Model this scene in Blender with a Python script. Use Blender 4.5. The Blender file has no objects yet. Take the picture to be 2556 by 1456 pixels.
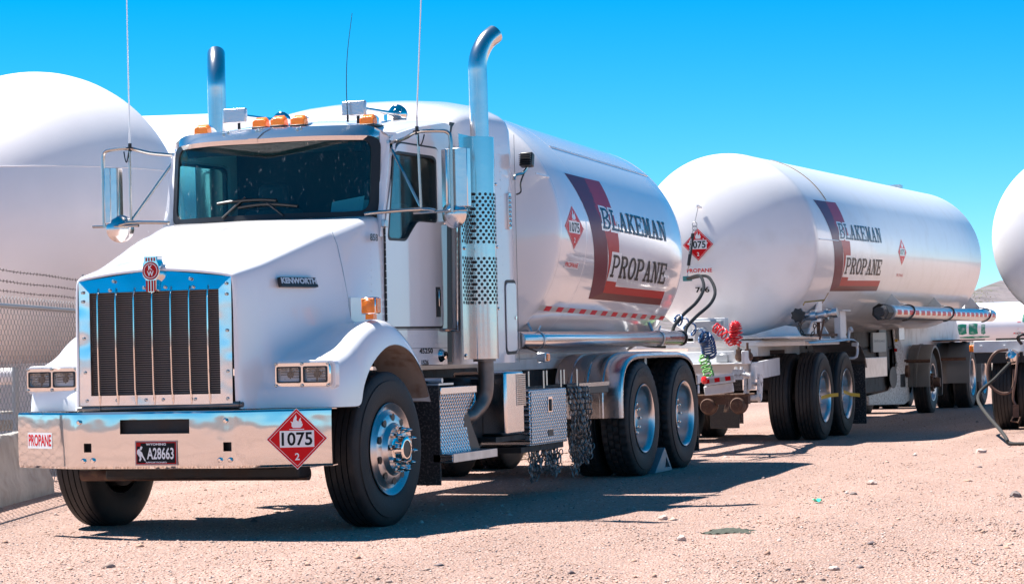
import bpy, bmesh, math, random
import numpy as np
from math import sin, cos, pi, radians, sqrt, atan2, tan
from mathutils import Vector, Matrix
from mathutils.geometry import tessellate_polygon
random.seed(7); rng = np.random.default_rng(7)
S = bpy.context.scene
COL = S.collection
# ---------------- camera, sky, sun, exposure ----------------
cam = bpy.data.cameras.new('camera'); camo = bpy.data.objects.new('camera', cam); COL.objects.link(camo)
yaw, pit, rol = -.3513, .0242, -.0239
F = Vector((sin(yaw)*cos(pit), cos(yaw)*cos(pit), sin(pit)))
R = Vector((cos(yaw), -sin(yaw), 0)); U = R.cross(F)
R2 = R*cos(rol)+U*sin(rol); U2 = -R*sin(rol)+U*cos(rol)
mw = Matrix((R2, U2, -F)).transposed().to_4x4(); mw.translation = Vector((7.682, -15.1724, 1.21))
camo.matrix_world = mw
cam.sensor_width = 36; cam.lens = 5885.9/2555*36; cam.clip_start = .1; cam.clip_end = 9000
cam.shift_x = 0
S.camera = camo
SUN_EL = radians(61)
W = bpy.data.worlds.new('World'); S.world = W; W.use_nodes = True
nt = W.node_tree; bg = nt.nodes['Background']
sky = nt.nodes.new('ShaderNodeTexSky'); sky.sky_type = 'NISHITA'; sky.sun_disc = False
sky.sun_elevation = SUN_EL; sky.sun_rotation = radians(-85); sky.altitude = 3000
sky.air_density = .85; sky.dust_density = 0; sky.ozone_density = 6
hs = nt.nodes.new('ShaderNodeHueSaturation'); hs.inputs['Saturation'].default_value = 1.38; hs.inputs['Hue'].default_value = .482
nt.links.new(sky.outputs[0], hs.inputs['Color'])
nt.links.new(hs.outputs[0], bg.inputs['Color']); bg.inputs['Strength'].default_value = .07
sl = bpy.data.lights.new('sun', 'SUN'); sl.energy = 4.7; sl.angle = radians(.5); sl.color = (1, .955, .9)
so = bpy.data.objects.new('sun', sl); COL.objects.link(so)
sd = Vector((.555, -.05, -1)).normalized()
so.rotation_euler = sd.to_track_quat('-Z', 'Y').to_euler(); so.location = (-20, 5, 40)
S.view_settings.view_transform = 'Standard'; S.view_settings.look = 'None'
S.view_settings.exposure = 1.38; S.view_settings.gamma = 1
S.render.engine = 'CYCLES'
S.cycles.max_bounces = 10; S.cycles.transparent_max_bounces = 16; S.cycles.glossy_bounces = 6

# ---------------- materials ----------------
MATS = {}
def mat(name, col, rough=.5, metal=0, coat=0, bump=0, bscale=20, var=0, vscale=3, emis=None, spec=.5, dirt=None, dscale=6, damt=.5, detail=4, bdist=.02):
    m = bpy.data.materials.new(name); m.use_nodes = True; n = m.node_tree.nodes; l = m.node_tree.links
    b = n['Principled BSDF']; b.inputs['Roughness'].default_value = rough; b.inputs['Metallic'].default_value = metal
    b.inputs['Coat Weight'].default_value = coat; b.inputs['Coat Roughness'].default_value = .04
    b.inputs['Specular IOR Level'].default_value = spec
    c4 = (*col, 1); b.inputs['Base Color'].default_value = c4
    tc = n.new('ShaderNodeTexCoord'); src = None
    def noise(sc, det=4, vec=None):
        t = n.new('ShaderNodeTexNoise'); t.inputs['Scale'].default_value = sc; t.inputs['Detail'].default_value = det
        l.new(vec or tc.outputs['Object'], t.inputs['Vector']); return t
    if var:
        t = noise(vscale); mp = n.new('ShaderNodeMapRange'); mp.inputs[1].default_value = .3; mp.inputs[2].default_value = .7
        mp.inputs[3].default_value = 1-var; mp.inputs[4].default_value = 1+var*.4
        l.new(t.outputs[0], mp.inputs[0]); mx = n.new('ShaderNodeMix'); mx.data_type = 'RGBA'; mx.blend_type = 'MULTIPLY'
        mx.inputs[0].default_value = 1; mx.inputs[6].default_value = c4; l.new(mp.outputs[0], mx.inputs[7]); src = mx.outputs[2]
    if dirt:
        t = noise(dscale, 8); rp = n.new('ShaderNodeMapRange'); rp.inputs[1].default_value = .5; rp.inputs[2].default_value = .72
        rp.inputs[4].default_value = damt; l.new(t.outputs[0], rp.inputs[0])
        mx = n.new('ShaderNodeMix'); mx.data_type = 'RGBA'; mx.inputs[6].default_value = c4; mx.inputs[7].default_value = (*dirt, 1)
        if src: l.new(src, mx.inputs[6])
        l.new(rp.outputs[0], mx.inputs[0]); src = mx.outputs[2]
        mr = n.new('ShaderNodeMapRange'); mr.inputs[3].default_value = rough; mr.inputs[4].default_value = min(1, rough+.4)
        l.new(rp.outputs[0], mr.inputs[0]); l.new(mr.outputs[0], b.inputs['Roughness'])
    if src: l.new(src, b.inputs['Base Color'])
    if bump:
        t = noise(bscale, detail); bp = n.new('ShaderNodeBump'); bp.inputs['Strength'].default_value = bump; bp.inputs['Distance'].default_value = bdist
        l.new(t.outputs[0], bp.inputs['Height']); l.new(bp.outputs[0], b.inputs['Normal'])
    if emis: b.inputs['Emission Color'].default_value = (*emis, 1); b.inputs['Emission Strength'].default_value = 1
    MATS[name] = m; return m
def wave_bump(m, scale, strength, kind='diamond'):
    n = m.node_tree.nodes; l = m.node_tree.links; tc = n.new('ShaderNodeTexCoord'); outs = []
    for a in ((45, -45) if kind == 'diamond' else (0,)):
        mp = n.new('ShaderNodeMapping'); mp.inputs['Rotation'].default_value = (radians(a), 0, 0) if kind == 'diamond' else (0, 0, 0)
        l.new(tc.outputs['Object'], mp.inputs[0]); w = n.new('ShaderNodeTexWave'); w.bands_direction = 'Y' if kind != 'z' else 'Z'
        w.inputs['Scale'].default_value = scale; l.new(mp.outputs[0], w.inputs['Vector']); outs.append(w.outputs['Fac'])
    if len(outs) == 2:
        q = n.new('ShaderNodeMath'); q.operation = 'MULTIPLY'; l.new(outs[0], q.inputs[0]); l.new(outs[1], q.inputs[1]); h = q.outputs[0]
    else: h = outs[0]
    bp = n.new('ShaderNodeBump'); bp.inputs['Strength'].default_value = strength; bp.inputs['Distance'].default_value = .01
    l.new(h, bp.inputs['Height']); l.new(bp.outputs[0], n['Principled BSDF'].inputs['Normal'])
white = mat('white_paint', (.84, .82, .83), .22, coat=.8, spec=.4)
tankw = mat('tank_white_gloss', (.85, .82, .82), .14, coat=.9, bump=.035, bscale=1.5, var=.03, vscale=1)
tankw2 = mat('tank_white_satin', (.82, .8, .8), .3, coat=.35, bump=.03, bscale=2, dirt=(.5, .42, .34), dscale=3, damt=.14)
tankw3 = mat('storage_tank_white', (.83, .78, .78), .42, coat=.15, bump=.12, bscale=1.6, var=.04, vscale=2)
chrome = mat('chrome', (.8, .74, .7), .05, 1)
bumpchrome = mat('bumper_chrome', (.72, .68, .66), .06, 1, bump=1, bscale=1.8, detail=2.5, bdist=.010)
alu = mat('polished_aluminium', (.76, .70, .68), .2, 1, bump=.05, bscale=8, var=.08)
rimm = mat('wheel_aluminium', (.68, .63, .61), .3, 1, bump=.04, bscale=10, var=.12)
alud = mat('dull_aluminium', (.55, .56, .58), .32, 1, bump=.05, bscale=20, var=.15, vscale=10)
dplate = mat('diamond_plate', (.66, .66, .68), .25, 1); wave_bump(dplate, 9, .9)
steel = mat('brushed_steel_tube', (.5, .48, .45), .22, 1)
black = mat('black_plastic', (.012, .012, .014), .4)
rubber = mat('tyre_rubber', (.011, .011, .012), .6, bump=.15, bscale=90, dirt=(.09, .07, .06), dscale=7, damt=.3)
rubberd = mat('mudflap_rubber', (.015, .015, .018), .55, dirt=(.3, .25, .22), dscale=60, damt=.5)
gasket = mat('window_gasket', (.01, .01, .012), .45)
darkm = mat('dark_chassis_metal', (.014, .012, .012), .6, bump=.2, bscale=30, dirt=(.06, .035, .025), dscale=8, damt=.5)
rustm = mat('rusty_steel', (.09, .045, .03), .75, bump=.4, bscale=40, dirt=(.22, .13, .08), dscale=12, damt=.8)
chassisw = mat('chassis_white_paint', (.74, .74, .74), .38, dirt=(.25, .15, .09), dscale=4, damt=.3)
grime = mat('dusty_wheel_well', (.34, .27, .23), .85, bump=.3, bscale=15, dirt=(.14, .06, .03), dscale=7, damt=.8)
exh = mat('heated_exhaust_steel', (.24, .2, .18), .45, .8, var=.3, vscale=8)
amber = mat('amber_lens', (1, .24, .008), .2, coat=.6, bump=.3, bscale=120); amber.node_tree.nodes['Principled BSDF'].inputs['Subsurface Weight'].default_value = .6; amber.node_tree.nodes['Principled BSDF'].inputs['Subsurface Radius'].default_value = (.2, .08, .01)
redp = mat('red_vinyl', (.68, .008, .012), .32, coat=0, spec=.12)
redd = mat('bright_red_vinyl', (.46, .012, .012), .32, coat=0, spec=.12)
maroon = mat('maroon_vinyl', (.13, .003, .028), .32, coat=0, spec=.12)
crimson = mat('crimson_vinyl', (.36, .004, .03), .32, coat=0, spec=.12)
navy = mat('navy_vinyl', (.01, .045, .09), .32, coat=0, spec=.12)
blackv = mat('black_vinyl', (.012, .014, .016), .32, coat=0, spec=.12)
whitev = mat('white_vinyl', (.82, .82, .82), .3, coat=.4)
silver = mat('silver_reflective_tape', (.5, .48, .44), .35)
grey = mat('grey_enamel', (.36, .37, .38), .4, bump=.1)
fendg = mat('poly_fender_grey', (.15, .14, .13), .5, bump=.1, bscale=30)
interior = mat('dark_interior', (.022, .023, .03), .7)
paper = mat('paper', (.7, .7, .66), .8)
concrete = mat('rough_concrete', (.42, .39, .35), .9, bump=.8, bscale=14, var=.25, vscale=3, detail=10, dirt=(.2, .15, .12), dscale=5, damt=.5)
galv = mat('galvanised_wire', (.34, .35, .36), .5, .6)
fwire = mat('fence_wire', (.2, .21, .22), .5, .3)
barb = mat('weathered_wire', (.08, .06, .05), .6, .5)
lensm = mat('headlight_reflector', (.7, .72, .75), .12, 1, bump=.9, bscale=45)
hoseb = mat('black_hose', (.006, .0065, .007), .6, spec=.15)
bluec = mat('blue_coil_hose', (.01, .05, .16), .25, coat=.5)
redc = mat('red_coil_hose', (.75, .01, .015), .22, coat=.6)
greenc = mat('green_coil_hose', (.16, .45, .1), .3, coat=.4)
yellow = mat('yellow_strap', (.75, .42, .04), .6)
green = mat('green_overpaint', (.0, .22, .13), .6, dirt=(.7, .75, .72), dscale=5, damt=.6)
twig = mat('dry_twig', (.2, .14, .09), .9)
stonem = mat('gravel_stone', (.36, .25, .21), .9, bump=.5, bscale=60)
def glassmat(name, tint, refl=1.45, fac=.0):
    m = bpy.data.materials.new(name); m.use_nodes = True; n = m.node_tree.nodes; l = m.node_tree.links; n.clear()
    o = n.new('ShaderNodeOutputMaterial'); t = n.new('ShaderNodeBsdfTransparent'); t.inputs[0].default_value = (*tint, 1)
    g = n.new('ShaderNodeBsdfGlossy'); g.inputs['Roughness'].default_value = .02; g.inputs[0].default_value = (1, 1, 1, 1)
    lw = n.new('ShaderNodeLayerWeight'); pw = n.new('ShaderNodeMath'); pw.operation = 'POWER'; pw.inputs[1].default_value = 5; f = n.new('ShaderNodeMath'); f.operation = 'MULTIPLY_ADD'; f.inputs[1].default_value = .9; f.inputs[2].default_value = .045; l.new(lw.outputs['Facing'], pw.inputs[0]); l.new(pw.outputs[0], f.inputs[0]); mx = n.new('ShaderNodeMixShader')
    # a light film of dust and specks on the pane
    d = n.new('ShaderNodeBsdfDiffuse'); d.inputs[0].default_value = (.5, .52, .5, 1)
    tc = n.new('ShaderNodeTexCoord'); mpn = n.new('ShaderNodeMapping'); mpn.inputs['Scale'].default_value = (1, 1, .3); l.new(tc.outputs['Object'], mpn.inputs[0]); no = n.new('ShaderNodeTexNoise'); no.inputs['Scale'].default_value = 60; no.inputs['Detail'].default_value = 5; l.new(mpn.outputs[0], no.inputs['Vector'])
    mr = n.new('ShaderNodeMapRange'); mr.inputs[1].default_value = .63; mr.inputs[2].default_value = .78; mr.inputs[3].default_value = .008; mr.inputs[4].default_value = .45
    l.new(no.outputs[0], mr.inputs[0]); m2 = n.new('ShaderNodeMixShader'); l.new(mr.outputs[0], m2.inputs[0])
    l.new(t.outputs[0], m2.inputs[1]); l.new(d.outputs[0], m2.inputs[2])
    l.new(f.outputs[0], mx.inputs[0]); l.new(m2.outputs[0], mx.inputs[1]); l.new(g.outputs[0], mx.inputs[2]); l.new(mx.outputs[0], o.inputs[0])
    return m
glass = glassmat('tinted_windshield_glass', (.17, .56, .62)); sideglass = glassmat('tinted_side_glass', (.8, .97, .98))
lampglass = glassmat('clear_lamp_glass', (.9, .9, .9))

# ---------------- mesh helpers ----------------
class G:
    """collects primitives and links them as ONE mesh object"""
    def __init__(s): s.v = []; s.f = []
    def add(s, V, Fs):
        o = len(s.v); s.v += [tuple(p) for p in V]; s.f += [tuple(i+o for i in f) for f in Fs]; return s
    def box(s, c, d, rot=None):
        V = [Vector((x*d[0]/2, y*d[1]/2, z*d[2]/2)) for x in (-1, 1) for y in (-1, 1) for z in (-1, 1)]
        if rot: V = [rot @ p for p in V]
        return s.add([p+Vector(c) for p in V], [(0, 1, 3, 2), (4, 6, 7, 5), (0, 4, 5, 1), (2, 3, 7, 6), (0, 2, 6, 4), (1, 5, 7, 3)])
    def b(s, x0, x1, y0, y1, z0, z1): return s.box(((x0+x1)/2, (y0+y1)/2, (z0+z1)/2), (abs(x1-x0), abs(y1-y0), abs(z1-z0)))
    def lathe(s, prof, c=(0, 0, 0), ax=(1, 0, 0), n=48, rf=None, caps=False):
        a = Vector(ax).normalized(); e = a.orthogonal().normalized(); u = a.cross(e); c = Vector(c); m = len(prof)
        V = []
        for k in range(n):
            t = 2*pi*k/n; d = e*cos(t)+u*sin(t)
            for i, (x, r) in enumerate(prof): V.append(c+a*x+d*(rf(i, k, r) if rf else r))
        Fs = [(k*m+i, ((k+1) % n)*m+i, ((k+1) % n)*m+i+1, k*m+i+1) for k in range(n) for i in range(m-1)]
        if caps: Fs += [tuple(k*m for k in range(n))[::-1], tuple(k*m+m-1 for k in range(n))]
        return s.add(V, Fs)
    def cyl(s, p0, p1, r, n=16, r1=None):
        p0 = Vector(p0); p1 = Vector(p1); L = (p1-p0).length
        return s.lathe([(0, r), (L, r if r1 is None else r1)], p0, p1-p0, n, caps=True)
    def tube(s, pts, r, n=8, smooth=0, closed=False):
        P = [Vector(p) for p in pts]
        if smooth:
            Q = []
            for i in range(len(P)-1):
                a, b, c, d = P[max(i-1, 0)], P[i], P[i+1], P[min(i+2, len(P)-1)]
                for k in range(smooth):
                    t = k/smooth; Q.append(.5*((2*b)+(c-a)*t+(2*a-5*b+4*c-d)*t*t+(3*b-a-3*c+d)*t**3))
            P = Q+[P[-1]]
        V = []; up = None; N = len(P)
        for i, p in enumerate(P):
            if closed: t = (P[(i+1) % N]-P[i-1]).normalized()
            else: t = (P[min(i+1, N-1)]-P[max(i-1, 0)]).normalized()
            if up is None: up = t.orthogonal().normalized()
            up = (up-t*up.dot(t)).normalized(); w = t.cross(up)
            rr = r(i/(N-1)) if callable(r) else r
            V += [p+(up*cos(2*pi*k/n)+w*sin(2*pi*k/n))*rr for k in range(n)]
        Fs = [(i*n+k, i*n+(k+1) % n, (i+1)*n+(k+1) % n, (i+1)*n+k) for i in range(N-1) for k in range(n)]
        if closed: Fs += [((N-1)*n+k, (N-1)*n+(k+1) % n, (k+1) % n, k) for k in range(n)]
        else: Fs += [tuple(range(n))[::-1], tuple((N-1)*n+k for k in range(n))]
        return s.add(V, Fs)
    def prism(s, poly, f0, f1, holes=()):
        """poly: 2D outline; f0,f1 map (u,v) to the two faces"""
        loops = [poly]+list(holes); tri = tessellate_polygon([[Vector((u, v, 0)) for u, v in lp] for lp in loops])
        P = [p for lp in loops for p in lp]; n = len(P)
        V = [f0(*p) for p in P]+[f1(*p) for p in P]
        Fs = [tuple(t) for t in tri]+[tuple(i+n for i in t)[::-1] for t in tri]
        o = 0
        for lp in loops:
            m = len(lp); Fs += [(o+i, o+(i+1) % m, n+o+(i+1) % m, n+o+i) for i in range(m)]; o += m
        return s.add(V, Fs)
    def grid(s, f, nu, nv):
        V = [f(i/nu, j/nv) for i in range(nu+1) for j in range(nv+1)]
        return s.add(V, [(i*(nv+1)+j, (i+1)*(nv+1)+j, (i+1)*(nv+1)+j+1, i*(nv+1)+j+1) for i in range(nu) for j in range(nv)])
    def loft(s, rows, cap=False):
        m = len(rows[0]); V = [p for r in rows for p in r]
        Fs = [(i*m+j, i*m+j+1, (i+1)*m+j+1, (i+1)*m+j) for i in range(len(rows)-1) for j in range(m-1)]
        if cap: Fs += [tuple(range(m)), tuple((len(rows)-1)*m+j for j in range(m))[::-1]]
        return s.add(V, Fs)
    def mesh(s, name, m, ang=35):
        me = bpy.data.meshes.new(name); me.from_pydata([tuple(p) for p in s.v], [], s.f); me.validate()
        b = bmesh.new(); b.from_mesh(me); bmesh.ops.recalc_face_normals(b, faces=b.faces); b.to_mesh(me); b.free()
        me.materials.append(m); me.shade_smooth()
        if ang < 180: me.set_sharp_from_angle(angle=radians(ang))
        return me
    def obj(s, name, m, parent=None, bev=0, sub=0, ang=35, solid=0, label=None, stuff=False, seg=2):
        o = bpy.data.objects.new(name, s.mesh(name, m, ang)); COL.objects.link(o); put(o, parent)
        if solid: q = o.modifiers.new('s', 'SOLIDIFY'); q.thickness = solid; q.offset = 0; es = o.modifiers.new('e', 'EDGE_SPLIT') if not sub else None
        if sub: q = o.modifiers.new('u', 'SUBSURF'); q.levels = sub; q.render_levels = sub
        if solid and not sub: es.split_angle = radians(min(ang, 60)); es.use_edge_sharp = False
        if bev: q = o.modifiers.new('b', 'BEVEL'); q.width = bev; q.segments = seg; q.limit_method = 'ANGLE'; q.angle_limit = radians(40)
        if label: o['label'] = label
        if stuff: o['kind'] = 'stuff'
        return o
ROOT = {}
def put(o, parent):
    if parent is None: return
    o.parent = parent
    if parent.name in ROOT: o.matrix_parent_inverse = ROOT[parent.name].inverted()
def thing(name, label, cat, loc=(0, 0, 0), group=None):
    o = bpy.data.objects.new(name, None); COL.objects.link(o); o.location = loc; o.empty_display_size = .3
    ROOT[o.name] = Matrix.Translation(loc); o['label'] = label; o['category'] = cat
    if group: o['group'] = group
    return o
def tag(o, label, cat, group=None, kind=None):
    if label: o['label'] = label
    if cat: o['category'] = cat
    if group: o['group'] = group
    if kind: o['kind'] = kind
    return o
def kids(o): return [c for c in list(bpy.data.objects) if c.parent == o]
def copy_tree(o, parent, move=None, mpi=None):
    c = o.copy(); COL.objects.link(c); inv = o.matrix_parent_inverse.copy() if mpi is None else mpi; c.parent = parent; c.matrix_parent_inverse = inv
    if move: c.location = move
    for k in kids(o): copy_tree(k, c)
    return c
def drop_to_base(o):
    """moves a finished top-level mesh's origin to the bottom middle of its own geometry"""
    v = [p.co for p in o.data.vertices]; mn = [min(p[i] for p in v) for i in range(3)]; mx = [max(p[i] for p in v) for i in range(3)]
    b = Vector(((mn[0]+mx[0])/2, (mn[1]+mx[1])/2, mn[2])); o.data.transform(Matrix.Translation(-b)); o.location = b; return o

# --- flat print: outlines or lettering mapped on any surface f(u, v, height) ---
def decal(name, polys, m, f, h, parent, step=0, holes=None, label=None):
    """polys in metres on the surface"""
    b = bmesh.new(); dz = 0; lay = b.verts.layers.float.new('h')
    for lp in polys:
        tri = tessellate_polygon([[Vector((u, v, 0)) for u, v in lp]]); vs = [b.verts.new((u, v, 0)) for u, v in lp]
        for q in vs: q[lay] = dz
        for t in tri:
            try: b.faces.new([vs[i] for i in t])
            except ValueError: pass
        dz += .00002
    return _finish(b, name, m, f, h, parent, step, lay, label)
def _finish(b, name, m, f, h, parent, step, lay, label):
    if step:
        for ax in (0, 1):
            if not b.verts: break
            lo = min(v.co[ax] for v in b.verts); hi = max(v.co[ax] for v in b.verts); k = int((hi-lo)/step)
            if ax == 0 and step < .2: k = int((hi-lo)/(step*4))
            for i in range(1, k+1):
                c = [0, 0, 0]; c[ax] = lo+(hi-lo)*i/(k+1); nn = [0, 0, 0]; nn[ax] = 1
                bmesh.ops.bisect_plane(b, geom=b.verts[:]+b.edges[:]+b.faces[:], plane_co=c, plane_no=nn)
    for v in b.verts: v.co = f(v.co.x, v.co.y, h+(v[lay] if lay else 0))
    bmesh.ops.recalc_face_normals(b, faces=b.faces)
    me = bpy.data.meshes.new(name); b.to_mesh(me); b.free(); me.materials.append(m)
    o = bpy.data.objects.new(name, me); COL.objects.link(o); put(o, parent)
    if label: o['label'] = label
    return o
def lettering(name, s, m, f, h, parent, x0, x1, y0, y1, step=0, shear=0, bold=.0, space=1, label=None):
    c = bpy.data.curves.new('t', 'FONT'); c.body = s; c.shear = shear; c.offset = bold; c.space_character = space; c.resolution_u = 3
    o = bpy.data.objects.new('t', c); COL.objects.link(o)
    dg = bpy.context.evaluated_depsgraph_get(); me = bpy.data.meshes.new_from_object(o.evaluated_get(dg))
    bpy.data.objects.remove(o); bpy.data.curves.remove(c)
    b = bmesh.new(); b.from_mesh(me); bpy.data.meshes.remove(me)
    xs = [v.co.x for v in b.verts]; ys = [v.co.y for v in b.verts]; a0, a1, b0, b1 = min(xs), max(xs), min(ys), max(ys)
    for v in b.verts: v.co = (x0+(v.co.x-a0)/(a1-a0)*(x1-x0), y0+(v.co.y-b0)/(b1-b0)*(y1-y0), 0)
    return _finish(b, name, m, f, h, parent, step, None, label)
def rect(x0, x1, y0, y1): return [(x0, y0), (x1, y0), (x1, y1), (x0, y1)]
def ring(outer, inner):
    n = len(outer); return [[outer[i], outer[(i+1) % n], inner[(i+1) % n], inner[i]] for i in range(n)]
def circ(cx, cy, r, n=24, ry=None): return [(cx+r*cos(2*pi*k/n), cy+(ry or r)*sin(2*pi*k/n)) for k in range(n)]
FLAME = [(-.30, 0), (-.42, .18), (-.40, .42), (-.52, .60), (-.30, .52), (-.26, .78), (-.05, 1.2), (.02, .92), (-.02, .72), (.14, .55), (.22, .78), (.36, .95), (.34, .66), (.44, .52), (.40, .34), (.50, .40), (.46, .16), (.30, 0)]
def placard(f, parent, h=.273, step=0, thick=.0, lab=None):
    """diamond hazard placard; f maps metres (u,v,height)"""
    a = h*sqrt(.5)
    D = lambda k: [(0, -a*k), (a*k, 0), (0, a*k), (-a*k, 0)]
    pl = decal('hazard_placard', [D(1)], whitev, f, .001, parent, step, label=lab or 'red diamond placard with flame, 1075 and 2')
    sub = pl
    decal('red_field', [D(.975)], redp, f, .0022, sub, step)
    decal('border_line', ring(D(.90), D(.882)), whitev, f, .0034, sub, step)
    decal('number_panel', [rect(-a*.56, a*.56, -a*.27, a*.27)], whitev, f, .0036, sub, step)
    lettering('number_lettering', '1075', blackv, f, .0050, sub, -a*.50, a*.50, -a*.22, a*.22, step, bold=.02)
    decal('flame_symbol', [[(x*a*.40, a*.36+y*a*.36) for x, y in FLAME], rect(-a*.24, a*.24, a*.30, a*.325)], whitev, f, .0036, sub, step)
    lettering('class_number', '2', whitev, f, .0036, sub, -a*.075, a*.075, -a*.69, a*-.46, step, bold=.02)
    return pl
def flatmap(o, u, v, n):
    o, u, v, n = map(Vector, (o, u, v, n)); return lambda a, b, h: o+u*a+v*b+n*h

# slab-serif capitals in a unit box, as overlapping strokes
def arcs(cx, cy, rx, ry, wx, wy, a0, a1, n=10):
    P = []
    for k in range(n):
        t0 = radians(a0+(a1-a0)*k/n); t1 = radians(a0+(a1-a0)*(k+1)/n)
        P.append([(cx+rx*cos(t0), cy+ry*sin(t0)), (cx+rx*cos(t1), cy+ry*sin(t1)), (cx+(rx-wx)*cos(t1), cy+(ry-wy)*sin(t1)), (cx+(rx-wx)*cos(t0), cy+(ry-wy)*sin(t0))])
    return P
sw, sf, tn = .2, .12, .12
def bar(x0, y0, x1, y1, w): return [(x0-w/2, y0), (x0+w/2, y0), (x1+w/2, y1), (x1-w/2, y1)]
def serif(x0, x1, top=None):
    o = []
    if top in (None, 0): o.append(rect(x0, x1, 0, sf))
    if top in (None, 1): o.append(rect(x0, x1, 1-sf, 1))
    return o
SLAB = {
 'B': [rect(.1, .1+sw, sf, 1-sf)]+[rect(0, .5, 0, sf), rect(0, .5, 1-sf, 1), rect(.3, .55, .46, .56)]+arcs(.5, .755, .42, .245, sw, .11, -90, 90)+arcs(.53, .255, .45, .255, sw, .11, -90, 90),
 'L': [rect(.14, .14+sw, sf, 1-sf), rect(0, 1, 0, sf), rect(0, .5, 1-sf, 1), rect(.88, 1, sf, .36)],
 'A': [bar(.2, sf, .5, 1-.02, .13), bar(.78, sf, .5, 1-.02, sw), rect(.3, .7, .3, .4), rect(0, .38, 0, sf), rect(.58, 1, 0, sf)],
 'K': [rect(.1, .1+sw, sf, 1-sf), rect(0, .42, 0, sf), rect(0, .42, 1-sf, 1), bar(.25, .42, .8, 1-sf, .15), bar(.8, sf, .42, .56, sw), rect(.6, 1, 0, sf), rect(.6, .98, 1-sf, 1)],
 'E': [rect(.1, .1+sw, sf, 1-sf), rect(0, .95, 0, sf), rect(0, .92, 1-sf, 1), rect(.3, .62, .45, .55), rect(.56, .66, .36, .64), rect(.83, .95, sf, .34), rect(.8, .92, .7, 1-sf)],
 'M': [rect(.12, .24, sf, 1-sf), rect(.72, .88, sf, 1-sf), rect(0, .3, 1-sf, 1), rect(.7, 1, 1-sf, 1), rect(0, .34, 0, sf), rect(.62, 1, 0, sf), bar(.48, .1, .24, 1, .15), bar(.48, .1, .74, 1, .11)],
 'N': [rect(.12, .24, sf, 1-sf), rect(.76, .88, .05, 1-sf), rect(0, .34, 1-sf, 1), rect(.64, 1, 1-sf, 1), rect(0, .36, 0, sf), bar(.8, 0, .24, 1, .19)],
 'P': [rect(.12, .12+sw, sf, 1-sf), rect(0, .46, 0, sf), rect(0, .52, 1-sf, 1), rect(.3, .52, .42, .52)]+arcs(.52, .71, .44, .29, sw, .12, -90, 90),
 'R': [rect(.1, .1+sw, sf, 1-sf), rect(0, .42, 0, sf), rect(0, .5, 1-sf, 1), rect(.3, .5, .45, .55), bar(.82, sf, .52, .48, sw), rect(.66, 1, 0, sf)]+arcs(.5, .725, .42, .275, sw, .11, -90, 90),
 'O': arcs(.5, .5, .49, .51, .2, .13, 0, 360, 24)}
def slab_word(name, word, m, f, h, parent, x0, x1, y0, y1, step=.03, slant=0, grow=0, gap=.13):
    n = len(word); cell = (x1-x0)/n; w = cell*(1-gap); o = []; g = y1-y0
    for i, ch in enumerate(word):
        for lp in SLAB[ch]:
            Q = [(x0+i*cell+u*w+slant*v*g, y0+v*g) for u, v in lp]
            if grow:
                cx = sum(p[0] for p in Q)/len(Q); cy = sum(p[1] for p in Q)/len(Q)
                xs = [p[0] for p in Q]; ys = [p[1] for p in Q]
                Q = [(p[0]+(grow if p[0] > cx else -grow), p[1]+(grow if p[1] > cy else -grow)) for p in Q]
            o.append(Q)
    return decal(name, o, m, f, h, parent, step)
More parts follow.
